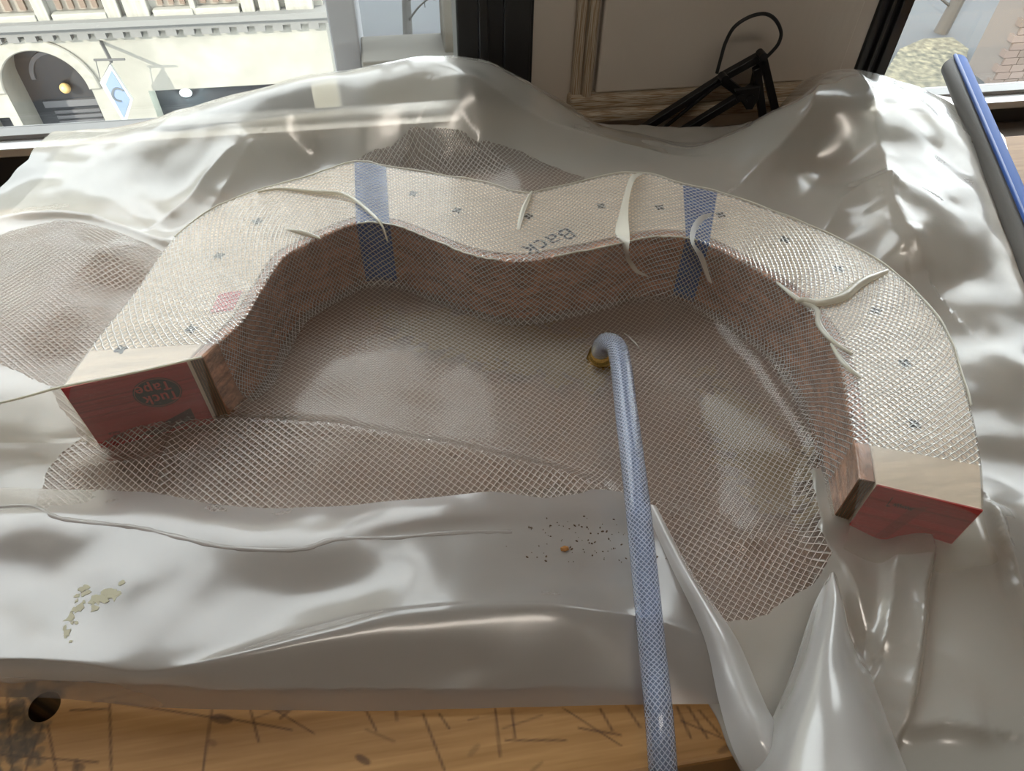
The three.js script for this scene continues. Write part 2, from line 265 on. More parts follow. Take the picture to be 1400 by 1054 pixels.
for (const [t, m, out] of [[0, redL, -1], [1, redR, 1]]) {
  const s = station(t), a = s.o, b = s.o.clone().addScaledVector(s.e, s.w - VEN), d = 0.0012;
  const nrm = V(-s.e.z, 0, s.e.x); if (nrm.dot(oc.getTangent(t)) * out < 0) nrm.negate();
  const L = t === 0 ? a : b, R = t === 0 ? b : a, ll = L.clone().addScaledVector(nrm, d), rr = R.clone().addScaledVector(nrm, d);
  const g = new THREE.BufferGeometry(), q = [ll, rr].flatMap((v) => [[v.x, 0.001, v.z], [v.x, T + 0.0005, v.z]]), k = [L, R].flatMap((v) => [[v.x, 0.001, v.z], [v.x, T + 0.0005, v.z]]);
  g.setAttribute('position', new THREE.Float32BufferAttribute([...q, ...k].flat(), 3)); g.setAttribute('uv', new THREE.Float32BufferAttribute([0, 0, 0, 1, 1, 0, 1, 1, 0, 0, 0, 1, 1, 0, 1, 1], 2));
  g.setIndex([0, 2, 1, 1, 2, 3, 1, 3, 5, 5, 3, 7, 0, 1, 4, 4, 1, 5, 2, 6, 3, 3, 6, 7]);
  const gg = g.toNonIndexed(); gg.computeVertexNormals();
  mesh('sheathing_tape', gg, std(0xffffff, 0.4, { map: m, side: THREE.DoubleSide }), form).userData.label = t ? 'red tape with black handwriting on the right end' : 'red tape with a black oval print on the left end';
}
// pink strip, screw holes, pencilled word on the top
const topPatch = (pts, y, mat, name, parent) => { const s = new THREE.Shape(pts.map(([a, b]) => { const p = at(a, b, T); return new THREE.Vector2(p.x, -p.z); })); const g = new THREE.ExtrudeGeometry(s, { depth: 0.0006, bevelEnabled: false }).rotateX(-Math.PI / 2).translate(0, y, 0); return mesh(name, g, mat, parent); };
topPatch([[300, 402], [332, 398], [318, 425], [288, 428]], T + 0.0002, std(rgb(0.75, 0.22, 0.25), 0.7), 'pink_mark', form);
const holeMat = std(rgb(0.025, 0.025, 0.03), 0.7);
for (const [hx, hy] of [[165, 478], [262, 450], [300, 350], [352, 303], [565, 265], [625, 288], [722, 296], [822, 282], [902, 284], [985, 294], [1073, 328], [1147, 368], [1198, 425], [1237, 497], [1250, 580]]) {
  const p = at(hx, hy, T), a = rnd() * 3, parts = [];
  for (let k = 0; k < 2; k++) { const s = new THREE.Shape(); s.absellipse(0, 0, 0.0052, 0.0021, 0, Math.PI * 2, false, a + k * 1.5); parts.push(new THREE.ExtrudeGeometry(s, { depth: 0.0005 + k * 0.0001, bevelEnabled: false, curveSegments: 8 }).rotateX(-Math.PI / 2)); }
  mesh('screw_hole', parts.map((g) => g.translate(p.x, T + 0.0002, p.z)), holeMat, form);
}
const font = await new FontLoader().loadAsync('fonts/droid/droid_sans_regular.typeface.json');
{
  const a = at(768, 308, T), b = at(702, 336, T), g = new TextGeometry('Back', { font, size: 0.016, depth: 0.0003, curveSegments: 4 });
  g.computeBoundingBox(); g.translate(0, 0, 0); g.rotateX(-Math.PI / 2); g.scale(a.distanceTo(b) / g.boundingBox.max.x, 1, 1);
  g.rotateY(-Math.atan2(b.z - a.z, b.x - a.x)).translate(a.x + 0.006, T + 0.0004, a.z + 0.004);
  mesh('handwritten_word', g, std(rgb(0.03, 0.05, 0.1), 0.8), form);
}

// laminated panel pressed against the inner face of the form
const panel = thing('laminated_panel', 'thin brown curved plywood panel standing against the inside of the arch form', 'panel');
mesh('veneer_stack', (() => { const g = sweep(0.004, 0.996, NS, (w) => rim(w - VEN + 0.0004, w, 0.001, T - 0.001, 0.0008), (l, r) => [l * 4, r * 6], true).toNonIndexed(); g.computeVertexNormals(); return g; })(), M.panel, panel);
for (const t of [0.004, 0.996]) {
  const s = station(t), c = s.o.clone().addScaledVector(s.e, s.w - VEN / 2 + 0.0002), tan = oc.getTangent(t).multiplyScalar(t < 0.5 ? -1 : 1);
  const side = s.e.clone().multiplyScalar(VEN / 2 - 0.0005), g = [];
  for (let k = 0; k < 5; k++) { const a = c.clone().addScaledVector(side, -1 + k * 0.4), b = c.clone().addScaledVector(side, -1 + k * 0.4 + 0.34).addScaledVector(tan.clone().setY(0).normalize(), 0.0008); g.push(box(Math.min(a.x, b.x), 0.002, Math.min(a.z, b.z), Math.max(a.x, b.x), T - 0.002, Math.max(a.z, b.z))); }
  mesh('ply_edge', g, M.panelEdge, panel);
}

// ---------------------------------------------------------------- the vacuum bag
// its top film is a height field over the bench: a thin-plate surface through measured points, plus sharp creases
const ctl = [];
const L = (...p) => p.forEach(([a, b, h]) => { const q = at(a, b, h); ctl.push([q.x, q.z, h]); });
const Z = (z, back, ...p) => p.forEach(([a, b, zz]) => { const q = atZ(a, b, zz ?? z); ctl.push([q.x, q.z, q.y]); if (back) ctl.push([q.x, q.z - 0.035, q.y - back]); });
Z(-0.875, 0.022, [-120, 190, -0.91], [0, 178, -0.915], [75, 180, -0.91], [180, 169, -0.9], [240, 152], [330, 125], [400, 107], [500, 91], [560, 80], [620, 76], [665, 82], [720, 108], [770, 139], [830, 174, -0.865], [880, 182, -0.86], [925, 199, -0.85], [960, 206, -0.845], [1000, 199, -0.845], [1040, 174, -0.855], [1080, 134, -0.865], [1110, 108], [1138, 100], [1180, 104], [1230, 130], [1290, 155, -0.86], [1330, 180, -0.85]);
L([-60, 290, 0.03], [30, 280, 0.04], [120, 250, 0.035], [220, 230, 0.03], [330, 180, 0.06], [300, 240, 0.03], [430, 150, 0.07], [430, 205, 0.03], [520, 140, 0.08], [500, 190, 0.05], [600, 130, 0.085], [590, 175, 0.06], [570, 215, 0.03], [650, 140, 0.08], [700, 170, 0.055], [650, 210, 0.035], [720, 235, 0.025], [780, 190, 0.035], [790, 225, 0.025], [860, 215, 0.02], [930, 230, 0.016], [1000, 225, 0.03],
  [1050, 190, 0.06], [1110, 150, 0.085], [1110, 210, 0.045], [1110, 260, 0.03], [1060, 270, 0.022], [1160, 160, 0.08], [1160, 230, 0.04], [1180, 290, 0.04], [1165, 330, 0.02], [1210, 180, 0.075], [1230, 250, 0.065], [1250, 320, 0.05], [1280, 200, 0.06], [1310, 280, 0.05], [1350, 260, 0.045], [1380, 330, 0.04], [1320, 380, 0.025], [1290, 400, 0.02], [1400, 400, 0.035], [1340, 470, 0.016], [1400, 500, 0.03], [1370, 560, 0.014], [1420, 600, 0.022], [1365, 650, 0.01], [1430, 700, 0.02], [1480, 500, 0.02], [1500, 700, 0.02], [1460, 850, 0.015], [1450, 400, 0.02]);
L([-60, 380, 0.03], [20, 380, 0.035], [90, 360, 0.035], [150, 340, 0.035], [200, 320, 0.02], [130, 420, 0.022], [60, 450, 0.024], [-40, 480, 0.026], [90, 490, 0.014], [20, 530, 0.02], [170, 400, 0.014], [60, 580, 0.012], [-50, 620, 0.014], [140, 610, 0.006], [240, 580, 0.008], [60, 650, 0.006]);
L([330, 560, 0.004], [380, 500, 0.003], [400, 430, 0.003], [470, 410, 0.003], [560, 410, 0.003], [700, 430, 0.006], [560, 480, 0.012], [450, 500, 0.010], [680, 520, 0.01], [820, 440, 0.003], [830, 490, 0.004], [900, 440, 0.004], [980, 450, 0.003], [1060, 520, 0.004], [950, 540, 0.012], [1040, 620, 0.008], [900, 620, 0.006], [760, 580, 0.006], [600, 570, 0.004], [450, 560, 0.005], [300, 640, 0.01], [450, 650, 0.008], [600, 665, 0.006], [700, 690, 0.004], [1090, 700, 0.006], [980, 700, 0.012], [920, 700, 0.006], [400, 740, 0.004], [200, 740, 0.004], [0, 760, 0.004], [600, 760, 0.004], [800, 760, 0.004], [100, 900, 0.003], [400, 900, 0.003], [700, 900, 0.003], [940, 800, 0.004], [1000, 760, 0.006], [1080, 780, 0.008], [1000, 830, 0.003], [1060, 850, 0.003], [960, 920, 0.003],
  [1130, 720, 0.02], [1190, 700, 0.026], [1250, 738, 0.028], [1320, 745, 0.03], [1170, 800, 0.016], [1240, 800, 0.012], [1300, 800, 0.022], [1210, 900, 0.008], [1300, 900, 0.016], [1380, 820, 0.02], [1380, 950, 0.014], [1150, 950, 0.004], [1220, 1040, 0.006], [1320, 1040, 0.01], [1420, 1040, 0.012], [1200, 1120, 0.004], [1330, 1120, 0.006], [1460, 1100, 0.008]);
for (let k = 0; k <= 12; k++) { const s = station(k / 12), c = s.o.clone().addScaledVector(s.e, s.w / 2); ctl.push([c.x, c.z, 0.015]); }
const tps = (() => {
  const n = ctl.length, N = n + 3, A = Array.from({ length: N }, () => new Float64Array(N + 1));
  const U = (r2) => (r2 < 1e-12 ? 0 : 0.5 * r2 * Math.log(r2));
  for (let i = 0; i < n; i++) {
    for (let j = 0; j < n; j++) A[i][j] = U((ctl[i][0] - ctl[j][0]) ** 2 + (ctl[i][1] - ctl[j][1]) ** 2);
    A[i][i] += 2e-5; A[i][n] = A[n][i] = 1; A[i][n + 1] = A[n + 1][i] = ctl[i][0]; A[i][n + 2] = A[n + 2][i] = ctl[i][1]; A[i][N] = ctl[i][2];
  }
  for (let c = 0; c < N; c++) {
    let p = c; for (let r = c + 1; r < N; r++) if (Math.abs(A[r][c]) > Math.abs(A[p][c])) p = r;
    [A[c], A[p]] = [A[p], A[c]];
    for (let r = 0; r < N; r++) if (r !== c) { const f = A[r][c] / A[c][c]; if (f) for (let k = c; k <= N; k++) A[r][k] -= f * A[c][k]; }
  }
  const w = A.map((r, i) => r[N] / r[i]);
  return (x, z) => { let s = w[n] + w[n + 1] * x + w[n + 2] * z; for (let i = 0; i < n; i++) s += w[i] * U((x - ctl[i][0]) ** 2 + (z - ctl[i][1]) ** 2); return s; };
})();
const march = (px, py, H) => { const d = ray(px, py).normalize(); let p = EYE.clone(), t = 0.25; for (; t < 1.4; t += 0.004) { p = EYE.clone().addScaledVector(d, t); if (p.y < H(p.x, p.z)) break; } for (let k = 0; k < 8; k++) { t -= 0.004 / 2 ** (k + 1) * (p.y < H(p.x, p.z) ? 1 : -1); p = EYE.clone().addScaledVector(d, t); } return p; };
// creases: polylines on the surface with a height and two side widths (left of travel, right of travel)
const creases = [];
const crease = (amp, wl, wr, ...p) => creases.push({ amp, wl, wr, p: p.map(([a, b, h]) => { const q = march(a, b, (x, z) => Math.max(0.003, tps(x, z))); return [q.x, q.z]; }) });
crease(0.012, 0.03, 0.012, [1130, 108, 0.09], [1097, 170, 0.075], [1060, 215, 0.05], [1012, 254, 0.03]);
crease(0.012, 0.012, 0.04, [1168, 112, 0.095], [1190, 170, 0.085], [1203, 225, 0.075], [1212, 270, 0.065], [1232, 320, 0.05], [1262, 372, 0.035]);
crease(0.008, 0.012, 0.03, [1120, 330, 0.025], [1150, 280, 0.04], [1175, 262, 0.05], [1225, 250, 0.06]);
crease(0.008, 0.01, 0.02, [1200, 290, 0.05], [1208, 330, 0.045], [1228, 358, 0.035]);
crease(0.008, 0.008, 0.014, [568, 178, 0.065], [558, 205, 0.045], [548, 232, 0.03]);
crease(0.006, 0.01, 0.02, [655, 190, 0.05], [690, 225, 0.03], [722, 262, 0.02]);
crease(0.008, 0.016, 0.02, [610, 110, 0.095], [690, 140, 0.075], [760, 178, 0.05], [840, 200, 0.03], [930, 216, 0.02]);
crease(0.008, 0.012, 0.016, [325, 205, 0.05], [280, 250, 0.04], [222, 308, 0.03]);
crease(0.007, 0.01, 0.02, [350, 195, 0.055], [325, 235, 0.04], [300, 275, 0.03]);
crease(0.006, 0.02, 0.008, [0, 300, 0.035], [130, 300, 0.035], [200, 325, 0.03], [245, 338, 0.02]);
crease(0.02, 0.012, 0.05, [240, 592, 0.02], [330, 590, 0.02], [450, 597, 0.022], [600, 622, 0.018], [720, 650, 0.01], [810, 670, 0.004]);
crease(0.007, 0.006, 0.008, [985, 440, 0.004], [1035, 495, 0.006], [1085, 570, 0.008], [1115, 610, 0.01], [1160, 662, 0.014]);
crease(0.006, 0.005, 0.005, [268, 565, 0.01], [236, 620, 0.01], [216, 680, 0.01]);
crease(0.006, 0.006, 0.012, [120, 640, 0.006], [180, 640, 0.008], [222, 636, 0.008]);
crease(0.012, 0.02, 0.006, [1107, 640, 0.01], [1106, 690, 0.016], [1116, 748, 0.02], [1147, 786, 0.018], [1176, 866, 0.01]);
crease(0.008, 0.02, 0.004, [1222, 740, 0.02], [1208, 820, 0.012], [1192, 905, 0.01]);
crease(0.012, 0.004, 0.025, [1270, 752, 0.024], [1254, 850, 0.016], [1232, 985, 0.012]);
crease(0.006, 0.02, 0.006, [1226, 1000, 0.01], [1280, 990, 0.014], [1352, 1002, 0.014]);
crease(0.014, 0.02, 0.005, [1345, 690, 0.014], [1362, 745, 0.02], [1382, 810, 0.02], [1420, 880, 0.02]);
crease(0.006, 0.012, 0.012, [1000, 745, 0.008], [1050, 738, 0.01], [1108, 735, 0.012]);
const segDist = (x, z, p) => { let b = 1e9, side = 1, tt = 0; for (let i = 0; i + 1 < p.length; i++) { const [ax, az] = p[i], dx = p[i + 1][0] - ax, dz = p[i + 1][1] - az, l = dx * dx + dz * dz, t = clamp(((x - ax) * dx + (z - az) * dz) / l), ex = x - ax - dx * t, ez = z - az - dz * t, d = Math.hypot(ex, ez); if (d < b) { b = d; side = dx * ez - dz * ex; tt = (i + t) / (p.length - 1); } } return [b, side, tt]; };
function filmH(x, z) {
  let h = tps(x, z);
  for (const c of creases) { const [d, s, t] = segDist(x, z, c.p), w = s < 0 ? c.wl : c.wr; if (d < w * 5) h += c.amp * Math.sqrt(clamp(Math.min(t, 1 - t) * 6 + 0.25)) * Math.exp(-(d / w) * Math.sqrt(1 + (d / w) ** 2) * 0.8) * (d < w * 4 ? 1 : 5 - d / w); }
  const loose = 0.7 * smooth(0.38, 0.5, x) + 0.5 * smooth(-0.66, -0.78, z) + 0.35 * smooth(-0.24, -0.34, x) + 0.5 * smooth(-0.26, -0.16, z);
  h += (0.0012 + 0.005 * Math.min(1, loose)) * fbm(x * 8.5 + 4, z * 8.5, 2) ;
  return Math.max(h, 0.0025 + 0.0008 * n2(x * 20, z * 20));
}
// polygons on the bench plane, from points with their heights
const poly = (...p) => p.map(([a, b, h]) => { const q = at(a, b, h); return [q.x, q.z]; });
function inside(x, z, P) {                                          // signed distance, positive inside
  let d = 1e9, c = false;
  for (let i = 0, j = P.length - 1; i < P.length; j = i++) {
    const [ax, az] = P[i], [bx, bz] = P[j], dx = bx - ax, dz = bz - az, t = clamp(((x - ax) * dx + (z - az) * dz) / (dx * dx + dz * dz + 1e-12));
    d = Math.min(d, Math.hypot(x - ax - dx * t, z - az - dz * t));
    if ((az > z) !== (bz > z) && x < (dx * (z - az)) / dz + ax) c = !c;
  }
  return c ? d : -d;
}
const leftBack = atZ(80, 183, -0.91), leftMid = march(38, 218, filmH), leftLow = march(-4, 262, filmH), clipTop = atZ(1322, 190, -0.85), clipLow = at(1392, 338, 0.035);
const OUT = [[leftBack.x, leftBack.z], [leftBack.x + 0.06, -0.945], ...[[240, 152, -0.93], [500, 91, -0.93], [665, 82, -0.925], [770, 139, -0.905], [830, 174, -0.872], [880, 182, -0.863], [925, 199, -0.853], [960, 206, -0.848], [1000, 199, -0.848], [1040, 174, -0.86], [1080, 134, -0.885], [1110, 108, -0.91], [1230, 130, -0.92], [1290, 155, -0.885]].map(([a, b, z]) => { const q = atZ(a, b, z); return [q.x, q.z]; }), [clipTop.x, clipTop.z], [clipLow.x + 0.01, clipLow.z], [clipLow.x + 0.03, clipLow.z + 0.1], [0.86, -0.3], [0.82, 0.03], [0.15, 0.03], ...poly([1018, 1062, 0.004], [990, 1000, 0.004], [960, 940, 0.004], [600, 940, 0.003], [300, 940, 0.003], [80, 930, 0.003], [-90, 930, 0.003]), [-0.7, -0.35], [-0.66, -0.72], [leftLow.x, leftLow.z], [leftMid.x, leftMid.z]];
const polyH = (...p) => p.map(([a, b]) => { const q = march(a, b, filmH); return [q.x, q.z]; });
const NET = [...poly([40, 700, 0.006], [300, 730, 0.006], [860, 710, 0.006], [905, 745, 0.004], [950, 828, 0.003], [985, 850, 0.003], [1050, 836, 0.004], [1105, 800, 0.008], [1136, 770, 0.014], [1108, 735, 0.012], [1108, 650, 0.012], [1166, 640, 0.014], [1250, 560, 0.06], [1230, 440, 0.06], [1100, 350, 0.06], [950, 280, 0.06], [830, 262, 0.06]), ...polyH([800, 240], [772, 234], [722, 212], [664, 188], [620, 182], [568, 178], [540, 192], [488, 216], [462, 232]), ...poly([400, 270, 0.07], [300, 310, 0.07]), ...polyH([215, 342], [180, 322], [130, 303], [70, 303], [30, 312], [-30, 335], [-90, 470], [0, 500], [70, 525], [110, 600], [60, 645])];
// one grid of heights, shared by all pieces of the film
const G = { x0: -0.72, z0: -0.948, s: 0.0025, nx: 660, nz: 396 };
const P0 = (() => {
  const n = G.nx * G.nz, h = new Float32Array(n), so = new Float32Array(n), sn = new Float32Array(n);
  for (let j = 0; j < G.nz; j++) for (let i = 0; i < G.nx; i++) { const x = G.x0 + i * G.s, z = G.z0 + j * G.s, k = j * G.nx + i; so[k] = inside(x, z, OUT) + 0.0015 * n2(x * 30, z * 30); h[k] = so[k] > -0.01 ? filmH(x, z) : 0.003; sn[k] = inside(x, z, NET) + 0.004 * n2(x * 14, z * 14) + 0.001 * n2(x * 120, z * 120); }
  return { h, so, sn };
})();
const gridH = (x, z) => { const u = clamp((x - G.x0) / G.s, 0, G.nx - 1.001), v = clamp((z - G.z0) / G.s, 0, G.nz - 1.001), i = u | 0, j = v | 0, a = u - i, b = v - j, k = j * G.nx + i; return mix(mix(P0.h[k], P0.h[k + 1], a), mix(P0.h[k + G.nx], P0.h[k + G.nx + 1], a), b); };
// the part of the film where sd(k, x, z) > 0, cut sharply along its border
function filmPiece(sd, uvf, lift = 0) {
  const pos = [], nor = [], uv = [], idx = [], cache = new Map(), D = new Float32Array(G.nx * G.nz);
  for (let j = 0; j < G.nz; j++) for (let i = 0; i < G.nx; i++) D[j * G.nx + i] = sd(j * G.nx + i, G.x0 + i * G.s, G.z0 + j * G.s);
  const push = (x, z, key) => {
    if (cache.has(key)) return cache.get(key);
    const y = gridH(x, z), e = G.s, n = V(gridH(x - e, z) - gridH(x + e, z), 2 * e, gridH(x, z - e) - gridH(x, z + e)).normalize();
    pos.push(x + n.x * lift, y + n.y * lift, z + n.z * lift); nor.push(n.x, n.y, n.z); uv.push(...uvf(x, z, y)); cache.set(key, pos.length / 3 - 1); return pos.length / 3 - 1;
  };
  const vert = (k) => push(G.x0 + (k % G.nx) * G.s, G.z0 + ((k / G.nx) | 0) * G.s, k);
  const cut = (a, b) => { const t = D[a] / (D[a] - D[b]), xa = a % G.nx, za = (a / G.nx) | 0, xb = b % G.nx, zb = (b / G.nx) | 0; return push(G.x0 + mix(xa, xb, t) * G.s, G.z0 + mix(za, zb, t) * G.s, a < b ? `${a}_${b}` : `${b}_${a}`); };
  const tri = (a, b, c) => {
    const q = [a, b, c], o = [];
    for (let m = 0; m < 3; m++) { const p = q[m], r = q[(m + 1) % 3]; if (D[p] > 0) o.push(vert(p)); if (D[p] > 0 !== D[r] > 0) o.push(cut(p, r)); }
    for (let m = 1; m + 1 < o.length; m++) idx.push(o[0], o[m], o[m + 1]);
  };
  for (let j = 0; j + 1 < G.nz; j++) for (let i = 0; i + 1 < G.nx; i++) { const k = j * G.nx + i; if (D[k] <= 0 && D[k + 1] <= 0 && D[k + G.nx] <= 0 && D[k + G.nx + 1] <= 0) continue; tri(k, k + G.nx, k + 1); tri(k + 1, k + G.nx, k + G.nx + 1); }
  const g = new THREE.BufferGeometry(); g.setAttribute('position', new THREE.Float32BufferAttribute(pos, 3)); g.setAttribute('normal', new THREE.Float32BufferAttribute(nor, 3)); g.setAttribute('uv', new THREE.Float32BufferAttribute(uv, 2)); g.setIndex(idx); return g;
}
// free sheets: a grid of measured points, splined
function sheet(rows, nu = 10, nv = 10, rough = 0.0008, uvs = 2.8) {
  const W = rows.map((r) => r.map(([a, b, h]) => at(a, b, h))), nr = W.length, nc = W[0].length;
  const cr = (a, b, c, d, t) => b.clone().multiplyScalar(2).addScaledVector(c.clone().sub(a), t).addScaledVector(a.clone().multiplyScalar(2).addScaledVector(b, -5).addScaledVector(c, 4).sub(d), t * t).addScaledVector(b.clone().multiplyScalar(3).sub(a).addScaledVector(c, -3).add(d), t * t * t).multiplyScalar(0.5);
  const ends = (l, i) => (i < 0 ? l[0].clone().multiplyScalar(2).sub(l[1]) : i >= l.length ? l[l.length - 1].clone().multiplyScalar(2).sub(l[l.length - 2]) : l[i]);
  const along = (l, t) => { const i = Math.min(l.length - 2, Math.floor(t)); return cr(ends(l, i - 1), ends(l, i), ends(l, i + 1), ends(l, i + 2), t - i); };
  const NU = (nc - 1) * nu, NV = (nr - 1) * nv, pos = [], uv = [], idx = [];
  for (let v = 0; v <= NV; v++) for (let u = 0; u <= NU; u++) {
    const p = along(W.map((r) => along(r, u / nu)), v / nv);
    p.y = Math.max(0.0022, p.y + rough * n3(p.x * 20, p.z * 20, 3));
    pos.push(p.x, p.y, p.z); uv.push(p.x * uvs, p.z * uvs);
  }
  for (let v = 0; v < NV; v++) for (let u = 0; u < NU; u++) { const a = v * (NU + 1) + u, b = a + NU + 1; idx.push(a, b, a + 1, a + 1, b, b + 1); }
  const g = new THREE.BufferGeometry(); g.setAttribute('position', new THREE.Float32BufferAttribute(pos, 3)); g.setAttribute('uv', new THREE.Float32BufferAttribute(uv, 2)); g.setIndex(idx); g.computeVertexNormals();
  return g;
}
const uvFilm = (x, z) => [x * 2.8, z * 2.8], R2 = Math.SQRT1_2, uvNet = (x, z, y) => [(x + z * 1.06) * R2 / PITCH, (x - z * 1.06) * R2 / PITCH];
const bag = thing('vacuum_bag', 'big translucent vinyl vacuum bag sucked over the arch form, loose and puffed around it', 'plastic bag');
mesh('milky_film', filmPiece((k) => Math.min(P0.so[k], -P0.sn[k]), uvFilm), M.milky, bag);
mesh('netted_film', filmPiece((k) => Math.min(P0.so[k], P0.sn[k]), uvNet), M.net, bag).userData.label = 'clear film over diamond breather net';
{ // its bottom film: flat on the bench, lifted a little where the bag is puffed up
  const g = filmPiece((k, x, z) => P0.so[k], uvFilm), p = g.attributes.position; for (let i = 0; i < p.count; i++) p.setY(i, 0.0008 + 0.4 * Math.max(0, p.getY(i) - 0.015)); g.computeVertexNormals();
  mesh('bottom_film', g, M.under, bag);
}
const skinProf = (w) => { const d = 0.0014; return [[-0.016, 0.004], [-0.006, 0.012], [-0.002, 0.03], ...arc(0.0016, T + d - 0.003, 0.003, Math.PI, Math.PI / 2, 4), ...arc(w - 0.0016, T + d - 0.003, 0.003, Math.PI / 2, 0, 4), [w + d + 0.0005, 0.03], [w + 0.004, 0.012], [w + 0.012, 0.004]]; };
const uvSkin = (l, r, q) => { const x = q.x, z = q.z; return [(l + r) * R2 / PITCH, (l - r) * R2 / PITCH]; };
mesh('netted_skin', sweep(0.028, 0.955, NS, skinProf, uvSkin), M.skin, bag).userData.label = 'clear film over net stretched on the form';
mesh('clear_skin', sweep(0, 0.028, 12, skinProf), M.clear, bag); mesh('clear_skin', sweep(0.955, 1, 14, skinProf), M.clear, bag);
mesh('end_film', sheet([[[-30, 556, 0.05], [40, 541, 0.066], [84, 529, 0.0768], [180, 510, 0.0768], [276, 488, 0.0768]], [[-30, 575, 0.035], [35, 568, 0.045], [92, 570, 0.045], [190, 565, 0.045], [288, 540, 0.05]], [[-30, 605, 0.018], [50, 605, 0.016], [110, 605, 0.014], [200, 600, 0.014], [305, 588, 0.012]]]), M.clear, bag);
mesh('end_film', sheet([[[1176, 656, 0.0768], [1230, 669, 0.0768], [1290, 683, 0.0768], [1344, 696, 0.0768]], [[1168, 700, 0.05], [1225, 715, 0.05], [1295, 728, 0.05], [1352, 735, 0.05]], [[1150, 760, 0.02], [1215, 775, 0.016], [1300, 790, 0.022], [1372, 780, 0.02]]]), M.clear, bag);
// the sheet folded back over the front of the bag
mesh('front_flap', sheet([
  [[-80, 665, 0.012], [80, 669, 0.014], [200, 673, 0.02], [320, 692, 0.02], [440, 693, 0.02], [550, 684, 0.018], [650, 674, 0.016], [750, 667, 0.014], [845, 672, 0.012], [888, 690, 0.01]],
  [[-80, 694, 0.024], [80, 692, 0.026], [200, 700, 0.028], [320, 716, 0.03], [440, 720, 0.03], [550, 708, 0.026], [650, 698, 0.022], [750, 694, 0.018], [860, 700, 0.014], [905, 715, 0.01]],
  [[-80, 722, 0.028], [80, 714, 0.03], [200, 730, 0.031], [320, 747, 0.033], [440, 750, 0.032], [550, 738, 0.026], [650, 730, 0.022], [750, 730, 0.018], [870, 738, 0.014], [922, 750, 0.01]],
  [[-80, 800, 0.034], [40, 795, 0.028], [180, 802, 0.036], [320, 806, 0.031], [440, 806, 0.027], [550, 796, 0.032], [650, 790, 0.03], [760, 792, 0.02], [880, 805, 0.016], [948, 815, 0.008]],
  [[-80, 885, 0.041], [80, 888, 0.041], [200, 900, 0.039], [310, 880, 0.036], [425, 852, 0.033], [530, 828, 0.037], [640, 818, 0.036], [760, 820, 0.032], [880, 838, 0.022], [965, 860, 0.008]],
  [[-80, 905, 0.04], [80, 908, 0.04], [200, 922, 0.036], [315, 900, 0.04], [430, 870, 0.042], [535, 846, 0.042], [645, 834, 0.04], [765, 834, 0.035], [885, 852, 0.022], [975, 880, 0.008]],
  [[-80, 930, 0.026], [80, 932, 0.026], [205, 944, 0.022], [325, 932, 0.026], [440, 910, 0.03], [545, 892, 0.032], [650, 880, 0.03], [770, 880, 0.026], [895, 895, 0.016], [990, 915, 0.007]],
  [[-80, 950, 0.004], [80, 955, 0.004], [210, 967, 0.004], [330, 970, 0.004], [450, 972, 0.004], [560, 971, 0.004], [660, 968, 0.004], [780, 965, 0.004], [905, 963, 0.004], [1010, 962, 0.004]]], 9, 9, 0.0008), M.flap, bag);
mesh('fold_strip', sheet([
  [[880, 690, 0.012], [886, 690, 0.014], [892, 690, 0.014], [897, 692, 0.01]],
  [[920, 780, 0.012], [930, 778, 0.016], [938, 778, 0.016], [945, 780, 0.008]],
  [[962, 870, 0.012], [975, 866, 0.02], [990, 865, 0.02], [1006, 872, 0.008]],
  [[983, 960, 0.012], [1002, 952, 0.022], [1022, 950, 0.024], [1046, 962, 0.01]],
  [[1005, 1030, 0.012], [1030, 1015, 0.024], [1048, 1005, 0.026], [1066, 1000, 0.012]],
  [[1040, 1090, 0.0], [1062, 1080, 0.012], [1075, 1075, 0.014], [1085, 1070, 0.0]]], 8, 10, 0.0006), M.folded, bag);
mesh('cone_fold', sheet([
  [[1134, 786, 0.03], [1137, 783, 0.034], [1140, 782, 0.034], [1144, 786, 0.03]],
  [[1111, 832, 0.012], [1130, 826, 0.036], [1152, 828, 0.036], [1166, 866, 0.012]],
  [[1079, 928, 0.008], [1108, 908, 0.04], [1150, 902, 0.044], [1198, 940, 0.012]],
  [[1040, 1018, 0.008], [1092, 985, 0.044], [1168, 975, 0.05], [1228, 1022, 0.012]],
  [[1010, 1100, 0.008], [1080, 1070, 0.046], [1185, 1060, 0.055], [1262, 1110, 0.012]]], 10, 10, 0.0006), M.folded, bag);
